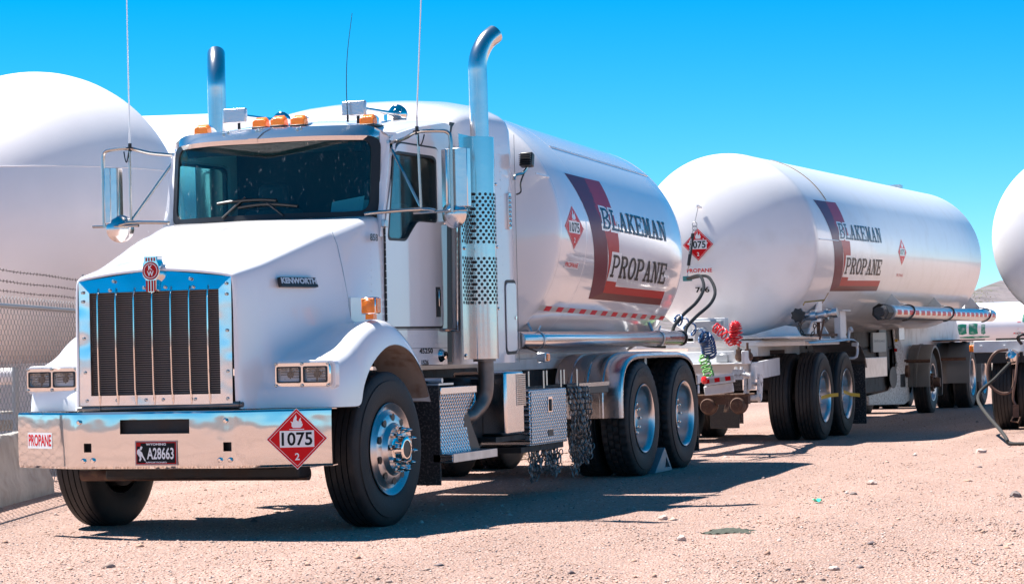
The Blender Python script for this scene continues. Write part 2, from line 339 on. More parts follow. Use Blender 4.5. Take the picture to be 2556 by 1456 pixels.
# ---------------- the setting: ground, hill ----------------
def ground_mat():
    m = mat('pink_gravel', (.42, .25, .185), .95); n = m.node_tree.nodes; l = m.node_tree.links; b = n['Principled BSDF']
    tc = n.new('ShaderNodeTexCoord')
    def no(sc, det=6): t = n.new('ShaderNodeTexNoise'); t.inputs['Scale'].default_value = sc; t.inputs['Detail'].default_value = det; l.new(tc.outputs['Object'], t.inputs['Vector']); return t
    r = n.new('ShaderNodeValToRGB'); e = r.color_ramp.elements
    e[0].position = .3; e[0].color = (.27, .145, .105, 1); e[1].position = .72; e[1].color = (.48, .34, .285, 1)
    e.new(.5).color = (.385, .24, .195, 1)
    a = no(45, 8); l.new(a.outputs[0], r.inputs[0])
    v = n.new('ShaderNodeTexVoronoi'); v.inputs['Scale'].default_value = 60; l.new(tc.outputs['Object'], v.inputs['Vector'])
    hsv = n.new('ShaderNodeSeparateColor'); l.new(v.outputs['Color'], hsv.inputs[0])
    cr = n.new('ShaderNodeValToRGB'); e = cr.color_ramp.elements; e[0].color = (.22, .16, .15, 1); e[1].color = (.66, .58, .54, 1); e[0].position = 0; e[1].position = 1
    e.new(.3).color = (.40, .24, .18, 1); e.new(.75).color = (.44, .28, .215, 1); l.new(hsv.outputs[0], cr.inputs[0])
    mx = n.new('ShaderNodeMix'); mx.data_type = 'RGBA'; mx.inputs[0].default_value = .42; l.new(r.outputs[0], mx.inputs[6]); l.new(cr.outputs[0], mx.inputs[7])
    big = no(.35, 4); mpg = n.new('ShaderNodeMapping'); mpg.inputs['Scale'].default_value = (2.6, .22, 1); mpg.inputs['Rotation'].default_value = (0, 0, .12); l.new(tc.outputs['Object'], mpg.inputs[0]); l.new(mpg.outputs[0], big.inputs['Vector']); mr = n.new('ShaderNodeMapRange'); mr.inputs[1].default_value = .35; mr.inputs[2].default_value = .65; mr.inputs[3].default_value = .86; mr.inputs[4].default_value = 1.12
    l.new(big.outputs[0], mr.inputs[0]); m2 = n.new('ShaderNodeMix'); m2.data_type = 'RGBA'; m2.blend_type = 'MULTIPLY'; m2.inputs[0].default_value = 1
    l.new(mx.outputs[2], m2.inputs[6]); l.new(mr.outputs[0], m2.inputs[7]); l.new(m2.outputs[2], b.inputs['Base Color'])
    s1 = n.new('ShaderNodeMath'); s1.operation = 'MULTIPLY_ADD'; l.new(a.outputs[0], s1.inputs[0]); s1.inputs[1].default_value = .6; l.new(v.outputs['Distance'], s1.inputs[2])
    bp = n.new('ShaderNodeBump'); bp.inputs['Strength'].default_value = .9; bp.inputs['Distance'].default_value = .024; l.new(s1.outputs[0], bp.inputs['Height']); l.new(bp.outputs[0], b.inputs['Normal'])
    return m
gm = ground_mat()
def gh(x, y):
    k = max(0, 1-abs(x)/60)*max(0, 1-abs(y-8)/80)
    clear = min(1, max(0, (x-1.7)/1.5)) if y < 16 else .3
    return k*clear*(.012*sin(x*1.7+.6*y)+.01*sin(y*2.3-x)+.006*sin(5*x+3*y))
g = G(); xs = [-3000, -600, -150, -60]+[-40+i*1.6 for i in range(26)]+[1.7+.25*i for i in range(34)]+[11+i*3 for i in range(10)]+[60, 150, 600, 3000]
ys = [-600, -100, -40]+[-16+.4*i for i in range(85)]+[19+3*i for i in range(14)]+[80, 150, 300, 900, 4000]
g.add([(x, y, gh(x, y)) for x in xs for y in ys], [(i*len(ys)+j, (i+1)*len(ys)+j, (i+1)*len(ys)+j+1, i*len(ys)+j+1) for i in range(len(xs)-1) for j in range(len(ys)-1)])
tag(g.obj('ground', gm, ang=180), 'pink tan gravel yard stretching to the foot of the hills', None, kind='structure')
hillm = mat('scrub_hill', (.155, .13, .135), .95, bump=1, bscale=.05, bdist=8, detail=8, dirt=(.07, .075, .05), dscale=.09, damt=.9)
g = G()
def hf(u, v):
    x = -700+1100*u; y = 700+700*v
    r = max(0, 1-abs(v-.5)*2)**.8*(1-(abs(u-.52)*1.55)**2)
    return (x, y, max(-2, r*(19.5+3.2*sin(x*.031)+1.8*sin(x*.083+1)+1.2*sin(x*.2))+1.5*sin(x*.05+y*.02)*r))
g.grid(hf, 150, 30); tag(g.obj('hill', hillm, ang=180), 'low scrub covered hill ridge on the horizon', None, kind='structure')
g = G()
def reflection_range(u, v):  # unseen ridge ring, added so metal and paint reflect a dark horizon band
    a = radians(50+260*u); d = 620+500*v; x, y = 7+d*sin(a), -15+d*cos(a)
    return (x, y, -2+max(0, 1-abs(v-.5)*2)**.8*(22+6*sin(a*9)+3*sin(a*23+1)+1.5*sin(a*61))*min(1, 6*u, 6*(1-u)))
g.grid(reflection_range, 200, 10); tag(g.obj('hill', hillm, ang=180), 'unseen low hill range added around the yard as a dark band for reflections', None, kind='structure')
# scattered gravel, a single mesh of small angular stones
def stones(N, name, area, smin, smax, m, seed, power=2.5):
    r = np.random.default_rng(seed); T = np.array([(1, 0, 0), (-1, 0, 0), (0, 1, 0), (0, -1, 0), (0, 0, 1), (0, 0, -1)], float)
    Fo = np.array([(0, 2, 4), (2, 1, 4), (1, 3, 4), (3, 0, 4), (2, 0, 5), (1, 2, 5), (3, 1, 5), (0, 3, 5)])
    P = area(r, N); s = smin+(smax-smin)*r.random(len(P))**power
    V = T[None]*(s[:, None, None]*(.55+.7*r.random((len(P), 6, 1)))); V += r.normal(0, .16, V.shape)*s[:, None, None]
    a = r.random(len(P))*6.28; ca, sa = np.cos(a), np.sin(a); x = V[..., 0]*ca[:, None]-V[..., 1]*sa[:, None]; y = V[..., 0]*sa[:, None]+V[..., 1]*ca[:, None]
    z = V[..., 2]*.62; z += (s*.12)[:, None]+np.array([gh(px, py) for px, py in P])[:, None]
    V = np.stack([x+P[:, :1], y+P[:, 1:2], z], -1).reshape(-1, 3); Fa = (Fo[None]+6*np.arange(len(P))[:, None, None]).reshape(-1, 3)
    me = bpy.data.meshes.new(name); me.vertices.add(len(V)); me.vertices.foreach_set('co', V.ravel()); me.loops.add(Fa.size); me.loops.foreach_set('vertex_index', Fa.ravel())
    me.polygons.add(len(Fa)); me.polygons.foreach_set('loop_start', np.arange(0, Fa.size, 3)); me.polygons.foreach_set('loop_total', np.full(len(Fa), 3)); me.update()
    me.materials.append(m); o = bpy.data.objects.new(name, me); COL.objects.link(o); return o
def view_area(d0, d1, dens=1.7, half=.25):
    def f(r, N):
        d = d0*(d1/d0)**(r.random(N)**dens if dens != 1 else r.random(N)); u = (r.random(N)*2-1)*half
        x = 7.682+sin(yaw)*d+cos(yaw)*u*d; y = -15.1724+cos(yaw)*d-sin(yaw)*u*d; return np.stack([x, y], -1)
    return f
def stonemat(name, cols):
    m = mat(name, cols[0], .9); n = m.node_tree.nodes; l = m.node_tree.links; gi = n.new('ShaderNodeNewGeometry'); cr = n.new('ShaderNodeValToRGB'); cr.color_ramp.interpolation = 'CONSTANT'
    e = cr.color_ramp.elements; e[0].color = (*cols[0], 1); e[1].position = 1/len(cols); e[1].color = (*cols[1], 1)
    for i, c in enumerate(cols[2:]): e.new((i+2)/len(cols)).color = (*c, 1)
    l.new(gi.outputs['Random Per Island'], cr.inputs[0]); l.new(cr.outputs[0], n['Principled BSDF'].inputs['Base Color']); return m
sm = stonemat('mixed_gravel', [(.46, .28, .205), (.54, .37, .29), (.42, .25, .18), (.54, .44, .39), (.33, .23, .19), (.5, .32, .24), (.17, .13, .13), (.46, .28, .2)])
tag(stones(60000, 'gravel', view_area(11, 40, 1.25), .003, .012, sm, 1), 'loose angular gravel scattered over the yard', None, kind='stuff')
tag(stones(160, 'gravel', view_area(11.5, 40, 1.2), .022, .04, sm, 2), 'larger pale and grey stones among the gravel', None, kind='stuff')
def rock(loc, s, m, label, seed):
    r = random.Random(seed); b = bmesh.new(); bmesh.ops.create_icosphere(b, subdivisions=2, radius=1)
    for v in b.verts: v.co = Vector((v.co.x*s[0], v.co.y*s[1], v.co.z*s[2]))*(1+r.uniform(-.22, .22))
    me = bpy.data.meshes.new('stone'); b.to_mesh(me); b.free(); me.materials.append(m)
    o = bpy.data.objects.new('stone', me); COL.objects.link(o); o.location = (*loc[:2], gh(*loc[:2])+s[2]*.5+(loc[2] if len(loc) > 2 else 0)); tag(o, label, 'stone', 'larger loose stones on the gravel')
def onground(X, Y):
    """where the photograph's ground point lies, from the camera's own pose"""
    d = F+R2*((X-1277.5)/5885.9)-U2*((Y-728)/5885.9); t = -1.21/d.z; return (7.682+d.x*t, -15.1724+d.y*t)
pale = mat('pale_stone', (.5, .38, .33), .9, bump=.5, bscale=30); dk = mat('dark_stone', (.2, .16, .15), .9)
for (X, Y, s, m_, lab) in [(2175, 1210, (.045, .03, .024), pale, 'pale pink stone on open gravel right of the chocked wheel'), (1700, 1347, (.03, .025, .022), pale, 'small pale stone just left of the flat dark patch'),
        (2448, 1128, (.06, .05, .03), pale, 'pale stone beneath the looping hose end at the right edge'), (2130, 1235, (.03, .02, .014), dk, 'dark flat stone near the pale pink stone'), (2535, 1240, (.045, .03, .03), dk, 'dark stone at the right edge of the photo'),
        (1655, 1290, (.035, .03, .025), pale, 'pale stone beyond the tip of the truck shadow'), (2080, 1425, (.032, .025, .016), pale, 'pale stone in the lower right foreground')]:
    rock(onground(X, Y), s, m_, lab, X)
x, y = onground(1825, 1327); g = G()
g.grid(lambda u, v: (x+(u-.5)*.30*(1+.2*sin(9*v)), y+(v-.5)*.30*(1+.25*sin(7*u)), gh(x, y)+.004+.022*max(0, 1-(2*u-1)**2-(2*v-1)**2)+.005*sin(40*u+20*v)), 24, 18)
patchm = mat('rough_dark_patch', (.06, .065, .05), .95, bump=1, bscale=25); tag(drop_to_base(g.obj('dark_patch', patchm)), 'flat dark patch on the open gravel', 'mud patch')  # low domed patch, darker than the gravel around it
x, y = onground(2040, 1259); g = G(); g.grid(lambda u, v: (x+(u-.5)*.06, y+(v-.5)*.06, gh(x, y)+.02+.012*sin(6*u+5*v)), 6, 6)
tag(drop_to_base(g.obj('litter_scrap', mat('green_plastic', (.02, .5, .32), .4), solid=.002)), 'small scrap of green plastic litter on the gravel', 'litter')

# ---------------- chain link fence, barrier, storage tanks ----------------
fd = Vector((-.312, .95, 0)).normalized(); fo = Vector((-3.42, 1.55, 0))
fence = thing('chain_link_fence', 'chain link fence with three barbed wires, left of the front truck', 'fence', tuple(fo+fd*2.5))
A = lambda s, z: fo+fd*s+Vector((0, 0, z))
L0, L1 = -3.5, 9.0
g = G().cyl(A(L0, 1.715), A(L1, 1.715), .022, 12); g.obj('top_rail', galv, fence)
for s in (-3.3, 5.2, 8.6):
    g = G().cyl(A(s, 0), A(s, 1.8), .03, 12).cyl(A(s, 1.8), A(s, 2.1)+Vector((-.0, 0, 0)), .012, 6); g.obj('fence_post', galv, fence)
g = G(); pitch = .062; rise = .095; H = 1.86; nrow = int(H/rise); r = .0034
for k in range(int((L1-L0)/pitch)):
    s0 = L0+k*pitch; pts = []
    for j in range(nrow*2+1):
        sgn = 1 if (j+k) % 2 else -1; z = j*rise/2+.0; off = pitch*.5*(sgn*.5+.5)
        pts.append(A(s0+pitch*.52*sgn, z)+Vector((.004*sgn, 0, 0)))
    g.tube(pts, r, 3)
g.obj('wire_mesh', fwire, fence, stuff=True, ang=180)
for z in (2.035, 1.935, 1.845):
    g = G(); pts = [A(L0+i*.3, z+.003*sin(i*.9+z*9)) for i in range(int((L1-L0)/.3)+1)]; g.tube(pts, .0035, 4, smooth=2)
    for i in range(int((L1-L0)/.13)):
        c = A(L0+i*.13+.02, z+.003*sin((i*.13/.3)*.9+z*9))
        for q in range(3): d = Vector((random.uniform(-1, 1)*.3, fd.y*random.uniform(-.6, .6), random.uniform(-1, 1))).normalized()*.016; g.tube([c-d, c+d], .002, 3)
    g.obj('barbed_wire', barb, fence, ang=180)
def jersey(s0, s1, lab):
    n0 = Vector((fd.y, -fd.x, 0)); b0 = Vector((-3.09, 1.76, 0)); P = lambda s, o, z: b0+fd*s+n0*o+Vector((0, 0, z)); rows = []
    prof = [(0, 0), (.0, .12), (-.04, .2), (-.09, .5), (-.1, .57), (-.12, .6), (-.26, .6), (-.30, .57), (-.33, .2), (-.36, .12), (-.36, 0)]
    prof = [(o, z*.96) for o, z in prof]
    for i in range(25):
        s = s0+(s1-s0)*i/24; e = .03 if i in (0, 24) else 0
        rows.append([P(s, o+(random.uniform(-.006, .006) if 0 < z else 0)-(e if o > -.2 else -e), z-e*(z > .4)+(random.uniform(-.005, .005) if z > .3 else 0)) for o, z in prof])
    o = G().loft(rows, cap=True).obj('concrete_barrier', concrete, ang=50); return tag(drop_to_base(o), lab, 'barrier', 'concrete barriers along the fence')
jersey(-1.2, 2.1, 'low rough concrete barrier block at the foot of the chain link fence')

def storage_tank(tip_c, ax, r, length, label, weld=True, nozzle=None, name='storage_tank'):
    """horizontal vessel; tip_c centre of the near head's rim, ax the way the near head faces"""
    a = Vector(ax).normalized(); c = Vector(tip_c); t = thing(name, label, 'storage tank', (c.x, c.y, 0))
    prof = [(r*sin(radians(x)), r*cos(radians(x))+1e-4) for x in np.linspace(90, 0, 20)]+[(-length, r)]+[(-length-r*sin(radians(x)), r*cos(radians(x))+1e-4) for x in np.linspace(6, 90, 14)]
    G().lathe(prof, c, a, 96).obj('tank_shell', tankw3, t, ang=60)
    e = Vector((0, 0, 1)); side = a.cross(e).normalized()
    g = G()
    g.tube([c+side*(r-.004)*cos(q)+e*(r-.004)*sin(q) for q in np.linspace(0, 2*pi, 90)[:-1]], .008, 5, closed=True)
    for zf in (.28,):
        pts = []
        for q in np.linspace(-85, 85, 40):
            rr = sqrt(1-zf*zf)*r; pts.append(c+a*rr*cos(radians(q))*1.001+side*rr*sin(radians(q))*1.001+e*zf*r*1.001)
        g.tube(pts, .005, 5)
    g.obj('weld_seam', tankw3, t)
    for k in (2.6, length-.6):
        s = c-a*k; poly = [(-r*.6, 0), (r*.6, 0), (r*.6, s.z-r*.81)]+[(r*.6*cos(q), s.z-r*sqrt(max(0, 1-(.6*cos(q))**2))) for q in np.linspace(0, pi, 17)][1:-1]+[(-r*.6, s.z-r*.81)]
        G().prism(poly, lambda u, v: (s+side*u-a*.16)*1.0-Vector((0, 0, s.z))+Vector((0, 0, v)), lambda u, v: s+side*u+a*.16-Vector((0, 0, s.z))+Vector((0, 0, v))).obj('saddle', tankw3, t)
    if nozzle:
        q, p_ = map(radians, nozzle); d = (a*cos(p_)*cos(q)+side*cos(p_)*sin(q)+e*sin(p_)); b = c+d*r
        G().cyl(b-d*.05, b+d*.22, .075, 18).cyl(b+d*.17, b+d*.22, .17, 28).cyl(b+d*.22, b+d*.25, .15, 28).obj('pipe_flange', steel, t)
    return t
def unproj(X, Y, y):
    d = F+R2*((X-1277.5)/5885.9)-U2*((Y-728)/5885.9); t = (y+15.1724)/d.y; return Vector((7.682+d.x*t, -15.1724+d.y*t, 1.21+d.z*t))
ad = Vector((.62, -.78, 0))
storage_tank(unproj(95, 543, 8.0), (.80, -.60, 0), 1.64, 9, 'huge white storage tank with domed end behind the fence at the left edge', nozzle=(57, -36))
c2 = unproj(556, 575, 14.2); storage_tank(tuple(c2), (.965, .26, 0), 1.62, 12, 'second white storage tank rising behind the cab, right of the nearest one')
# small pipework seen through the fence, by the tank saddle
pw = thing('pipe_manifold', 'white pipe and grey steel frame seen through the fence under the tank', 'pipework', (-4.9, 5.2, 0))
G().cyl((-7.4, 4.5, 1.03), (-5.25, 5.5, 1.06), .085, 20).obj('pipe', tankw3, pw)
G().cyl((-5.2, 5.4, 0), (-5.2, 5.4, 1.15), .035, 10).cyl((-6.0, 5.1, 0), (-6.0, 5.1, 1.1), .035, 10).b(-6.9, -5.2, 5.38, 5.44, .62, .68).b(-6.9, -5.2, 5.38, 5.44, .3, .36).obj('pipe_stand', galv, pw)
G().b(-7.2, -5.5, 5.6, 5.9, .5, .7).b(-7.2, -5.4, 5.6, 5.9, 0, .2).obj('footing', concrete, pw, bev=.02)
# ================= THE TANK TRUCK =================
truck = thing('tank_truck', 'white long-nose propane tank truck with chrome grille parked nose-on', 'tank truck', (0, 0, 0))
T = truck
# ---- wheels (built once round their hubs, axis +x outward) ----
def tyre_mesh(kind):
    pr = [(-.028, .302), (-.012, .33), (-.004, .36), (-.001, .41), (0, .44), (-.004, .475), (-.012, .478), (-.018, .515), (-.03, .533)]
    if kind == 'steer' or kind == 'rib':
        x = -.038; rib = .036; gr = .009; z = .54
        pr += [(x, z)]
        for i in range(5):
            x -= rib; pr += [(x, z)]
            if i < 4: pr += [(x-.0015, z-.014), (x-gr+.0015, z-.014), (x-gr, z)]; x -= gr
        pr += [(-.262, .531)]
    else: pr += [(-.036, .541), (-.09, .543), (-.093, .528), (-.10, .528), (-.103, .543), (-.145, .544), (-.148, .53), (-.156, .53), (-.159, .543), (-.2, .542), (-.203, .528), (-.21, .528), (-.213, .541), (-.255, .54), (-.265, .53)]
    pr += [(-.274, .5), (-.282, .44), (-.279, .36), (-.256, .302)]
    n = 120 if kind != 'steer' else 96; m = len(pr)
    def rf(i, k, r):
        x = pr[i][0]
        if kind == 'drive' and r > .535: 
            row = 0 if x > -.095 else 1 if x > -.15 else 2 if x > -.205 else 3
            return r-(.016 if (k+row) % 3 == 0 else 0)
        if kind == 'drive' and .5 < r <= .535 and x > -.04: return r-(.008 if k % 3 == 0 else 0)
        return r
    return G().lathe(pr, n=n, rf=rf).mesh('tyre', rubber, 50)
TYRE = {k: tyre_mesh(k) for k in ('steer', 'drive', 'rib')}
def mobj(name, me, parent, loc=(0, 0, 0)):
    o = bpy.data.objects.new(name, me); COL.objects.link(o); o.location = loc; put(o, parent); return o
def lug_mesh(spike):
    g = G().lathe([(0, .021), (.02, .021), (.022, .017), (.045, .017), (.075 if spike else .05, .009 if spike else .014), (.083 if spike else .053, .0)], n=8)
    return g.mesh('lug_nut', chrome)
LUG = lug_mesh(True); LUGS = lug_mesh(False)
def dish_mesh(m, deep=.17):
    return G().lathe([(-.03, .300), (-.006, .322), (-.002, .318), (-.008, .306), (-.03, .288), (-.06, .281), (-deep+.03, .272), (-deep+.005, .262), (-deep, .245), (-deep+.004, .2), (-deep+.03, .165), (-deep+.035, .11), (-deep+.0, .10)], n=64).mesh('rim', m, 30)
def wheel(kind, name='wheel', rim=rimm, dual=True, parent=None, loc=(0, 0, 0), strap=None, steer=0):
    """part 'wheel' is the rim; its sub-parts hang from it"""
    if kind == 'steer':
        me = G().lathe([(-.03, .300), (-.004, .324), (.002, .320), (-.004, .308), (-.02, .29), (-.028, .275), (-.018, .262), (.004, .245), (.014, .215), (.016, .185), (.026, .178), (.05, .165), (.055, .125), (.05, .12)], n=64).mesh('wheel', rim, 25)
        w = mobj('wheel', me, parent, loc)
        for k in range(10):
            a = 2*pi*(k+.5)/10; c = Vector((.0115, .222*cos(a), .222*sin(a)))
            rr = G(); rr.lathe([(-.012, .004), (-.012, .029), (.0035, .033), (.0055, .030), (.0045, .024)], (0, 0, 0), (1, 0, 0), 20)
            if k == 0: hh = G().lathe([(.0042, .0001), (.0048, .027)], n=20).mesh('hand_hole', black)
            mobj('hand_hole', hh, w, c)
            mobj('lug_nut', LUG, w, (.052, .143*cos(a+.2), .143*sin(a+.2)))
        mobj('hub_cap', G().lathe([(.02, .125), (.06, .12), (.068, .095), (.085, .09), (.115, .086), (.12, .078), (.12, .06)], n=40).mesh('hub_cap', chrome), w)
        mobj('hub_window', G().lathe([(.118, .0001), (.117, .07)], n=30).mesh('hub_window', black), w)
        mobj('brake_drum', G().lathe([(-.08, .25), (-.28, .25), (-.3, .1)], n=40).mesh('brake_drum', darkm), w)
        mobj('inner_barrel', G().lathe([(-.03, .295), (-.1, .27), (-.26, .30)], n=48).mesh('inner_barrel', rim), w)
    elif kind == 'hubout':
        me = G().lathe([(-.03, .300), (-.006, .322), (-.008, .306), (-.05, .285), (-.07, .26), (-.055, .22), (-.04, .17), (-.04, .1)], n=56).mesh('wheel', rim, 25)
        w = mobj('wheel', me, parent, loc)
        hh = G().lathe([(0, .0001), (.004, .03)], n=16).mesh('hand_hole', black)
        for k in range(10):
            a = 2*pi*(k+.5)/10; mobj('hand_hole', hh, w, (-.05, .222*cos(a), .222*sin(a))); mobj('lug_nut', lugr, w, (-.04, .143*cos(a+.2), .143*sin(a+.2)))
        mobj('hub_cap', G().lathe([(-.06, .13), (0, .125), (.01, .09), (.1, .085), (.12, .075), (.12, .0)], n=30).mesh('hub_cap', rustm), w)
    else:
        w = mobj('wheel', dish_mesh(rim), parent, loc)
        for k in range(10):
            a = 2*pi*k/10; mobj('lug_nut', LUGS, w, (-.135, .143*cos(a), .143*sin(a)))
        mobj('hub_cap', G().lathe([(-.17, .11), (-.12, .105), (-.11, .09), (-.10, .085), (-.098, 0)], n=30).mesh('hub_cap', chrome), w)
        if strap: 
            a = radians(strap); d = Vector((0, cos(a), sin(a))); s = Vector((0, -sin(a), cos(a))); L = .3; rows = []
            for i in range(13):
                t = -1+2*i/12; p = d*t*L+Vector((.012+.03*(1-t*t)*0+(.18*max(0, t-.55)), 0, 0)); rows.append([p+s*.022, p-s*.022])
            o = G().loft(rows).obj('strap', yellow, w, solid=.003)
    mobj('tyre', TYRE[{'steer': 'steer', 'drive': 'drive', 'rib': 'rib', 'hubout': 'rib'}[kind]], w)
    if dual and kind in ('drive', 'rib'): mobj('inner_tyre', TYRE['drive' if kind == 'drive' else 'rib'], w, (-.335, 0, 0))
    return w
lugr = G().lathe([(0, .022), (.03, .02), (.05, .012), (.05, 0)], n=6).mesh('lug_nut', rustm)
def mirror_wheel(w, parent, loc):
    c = copy_tree(w, parent, loc, w.matrix_parent_inverse.copy()); c.rotation_euler = (0, 0, pi); return c
wf = wheel('steer', parent=T, loc=(1.2, 0, .535)); mirror_wheel(wf, T, (-1.2, 0, .535))
ws = radians(3); wf.rotation_euler = (0, 0, -ws)
wd = wheel('drive', parent=T, loc=(1.22, 6.0, .535)); copy_tree(wd, T, (1.22, 7.37, .535)); mirror_wheel(wd, T, (-1.22, 6.0, .535)); mirror_wheel(wd, T, (-1.22, 7.37, .535))

# ---- frame ----
for s in (-1, 1): G().b(s*.43-.04, s*.43+.04, -.95, 9.0, .80, 1.06).obj('frame_rail', darkm if s < 0 else darkm, T, bev=.006)
G().cyl((-1.0, 0, .50), (1.0, 0, .50), .055).b(-.45, .45, -.1, .1, .42, .58).obj('front_axle', darkm, T)
for y in (6.0, 7.37): G().cyl((-.9, y, .535), (.9, y, .535), .075).lathe([(-.25, .1), (-.12, .24), (.12, .24), (.25, .1)], (0, y, .55), n=24).obj('drive_axle', darkm, T)
G().b(-.62, .86, -.80, -.60, .375, .48).b(-.8, -.6, -.86, -.5, .44, .7).b(.5, .7, -.86, -.5, .44, .7).obj('cross_member', darkm, T, bev=.02); G().cyl((-.9, -.62, .40), (.85, -.62, .40), .045, 12).obj('tie_rod', rustm, T)
G().b(-.5, .5, .3, 1.6, .5, 1.0).obj('engine_sump', darkm, T, bev=.08)

# ---- hood with fenders ----
# rows: y, centre z, shoulder x/z, upper side, mid side x/z, base x/z, fender inner top, fender outer top, fender outer side, bottom x/z
HT = [(-1.172, 1.795, .572, 1.735, .585, 1.68, .585, 1.3, .585, 1.1, .586, 1.02, .587, .97, .588, .92, .59, .885),
 (-1.175, 1.815, .588, 1.752, .603, 1.69, .604, 1.3, .604, 1.1, .605, 1.02, .606, .96, .607, .9, .608, .862),
 (-1.15, 1.838, .598, 1.765, .616, 1.70, .618, 1.3, .622, 1.1, .625, 1.02, .63, .96, .635, .9, .64, .858),
 (-1.05, 1.865, .608, 1.785, .628, 1.71, .635, 1.32, .645, 1.12, .65, 1.02, .655, .96, .66, .9, .665, .857),
 (-.935, 1.895, .620, 1.808, .640, 1.73, .655, 1.34, .665, 1.14, .672, 1.02, .69, .96, .70, .9, .70, .856),
 (-.915, 1.899, .622, 1.812, .642, 1.735, .657, 1.34, .668, 1.15, .70, 1.0, 1.02, .945, 1.11, .92, 1.125, .855),
 (-.865, 1.912, .629, 1.823, .650, 1.745, .667, 1.355, .687, 1.20, .755, 1.13, 1.07, 1.14, 1.15, 1.05, 1.16, .855),
 (-.80, 1.93, .637, 1.838, .66, 1.755, .68, 1.37, .70, 1.24, .785, 1.185, 1.115, 1.18, 1.175, 1.10, 1.182, .853),
 (-.60, 1.98, .668, 1.895, .692, 1.80, .712, 1.42, .735, 1.29, .83, 1.225, 1.13, 1.23, 1.192, 1.14, 1.2, .85),
 (-.50, 2.005, .684, 1.925, .71, 1.83, .73, 1.45, .755, 1.315, .86, 1.26, 1.125, 1.285, 1.195, 1.19, 1.203, .852),
 (-.485, 2.01, .686, 1.93, .712, 1.833, .733, 1.455, .757, 1.32, .865, 1.265, 1.125, 1.292, 1.196, 1.2, 1.204, .95),
 (-.42, 2.03, .697, 1.948, .725, 1.85, .75, 1.47, .775, 1.34, .88, 1.295, 1.125, 1.33, 1.197, 1.25, 1.205, 1.045),
 (-.3, 2.058, .717, 1.985, .748, 1.88, .778, 1.49, .805, 1.375, .90, 1.35, 1.125, 1.39, 1.197, 1.325, 1.205, 1.15),
 (-.1, 2.105, .75, 2.045, .785, 1.93, .825, 1.53, .85, 1.42, .93, 1.41, 1.125, 1.445, 1.197, 1.385, 1.205, 1.24),
 (.02, 2.13, .768, 2.075, .808, 1.96, .885, 1.58, .895, 1.44, .94, 1.425, 1.125, 1.452, 1.197, 1.392, 1.205, 1.262)]
def half(r, s):
    y, zc, xs, zs, xu, zu, xm, zm, xb, zb, x6, z6, x7, z7, x8, z8, x9, z9 = r
    P = [(xs*.5, zc-(zc-zs)*.3), (xs-.06, zs+.012), (xs, zs), (xu, zu), (xm, zm), (xb, zb), (x6, z6), ((x6+x7)/2, (z6+z7)/2), (x7, z7), (x8, z8), (x9, z9)]
    return [(s*x, y, z) for x, z in P]
def interp(tab, n=3):
    out = []
    for i in range(len(tab)-1): out.append(tab[i])
    return tab
rows = []
for r in HT: rows.append(half(r, -1)[::-1]+[(-.03, r[0], r[1]-.004), (0, r[0], r[1]+.004), (.03, r[0], r[1]-.004)]+half(r, 1))
# rear part of each fender
FT = [(.02, [(.86, 1.44), (.94, 1.425), (1.125, 1.452), (1.197, 1.392), (1.205, 1.262)]), (.15, [(.90, 1.43), (.97, 1.42), (1.125, 1.44), (1.197, 1.382), (1.205, 1.265)]),
 (.32, [(.91, 1.38), (.98, 1.37), (1.125, 1.375), (1.197, 1.31), (1.205, 1.232)]), (.46, [(.92, 1.28), (.98, 1.28), (1.125, 1.28), (1.197, 1.22), (1.205, 1.165)]),
 (.58, [(.92, 1.14), (.98, 1.15), (1.125, 1.15), (1.197, 1.10), (1.205, 1.072)]), (.68, [(.92, 1.0), (.98, 1.0), (1.125, 1.0), (1.197, .975), (1.205, .94)]), (.735, [(.93, .86), (.98, .85), (1.125, .85), (1.197, .845), (1.205, .835)])]
hg = G().loft(rows); m_ = len(rows[0]); base = (len(rows)-1)*m_
for s in (-1, 1):
    prev = [base+m_-5+j for j in range(5)] if s > 0 else [base+4-j for j in range(5)]
    for y, P in FT[1:]:
        o_ = len(hg.v); hg.v += [(s*x, y, z) for x, z in P]; cur = [o_+j for j in range(5)]
        hg.f += [(prev[j], prev[j+1], cur[j+1], cur[j]) for j in range(4)]; prev = cur
hood = hg.obj('hood', white, T, sub=2, ang=180)
for s in (-1, 1):
    g = G(); arc = [(.1+.69*cos(a), .57+.69*sin(a)) for a in np.linspace(radians(-16), radians(205), 26)]
    arc = [(y, max(z, .845)) if z < .845 else (y, z) for y, z in arc]
    g.loft([[(s*1.196, y, z) for y, z in arc], [(s*.97, y, z) for y, z in arc], [(s*.86, y, z) for y, z in arc]]); g.obj('wheel_well', grime, T, solid=.004)
    G().prism([(.5, .85), (-.52, .85)]+[(.1+.69*cos(a), .57+.69*sin(a)) for a in np.linspace(radians(205), radians(-16), 20)][0:0]+[(-.4, 1.05), (-.2, 1.2), (.1, 1.26), (.4, 1.19), (.6, 1.05), (.75, .85)][0:6], lambda u, v: (s*.80, u, v), lambda u, v: (s*.81, u, v)).obj('inner_panel', darkm, T)
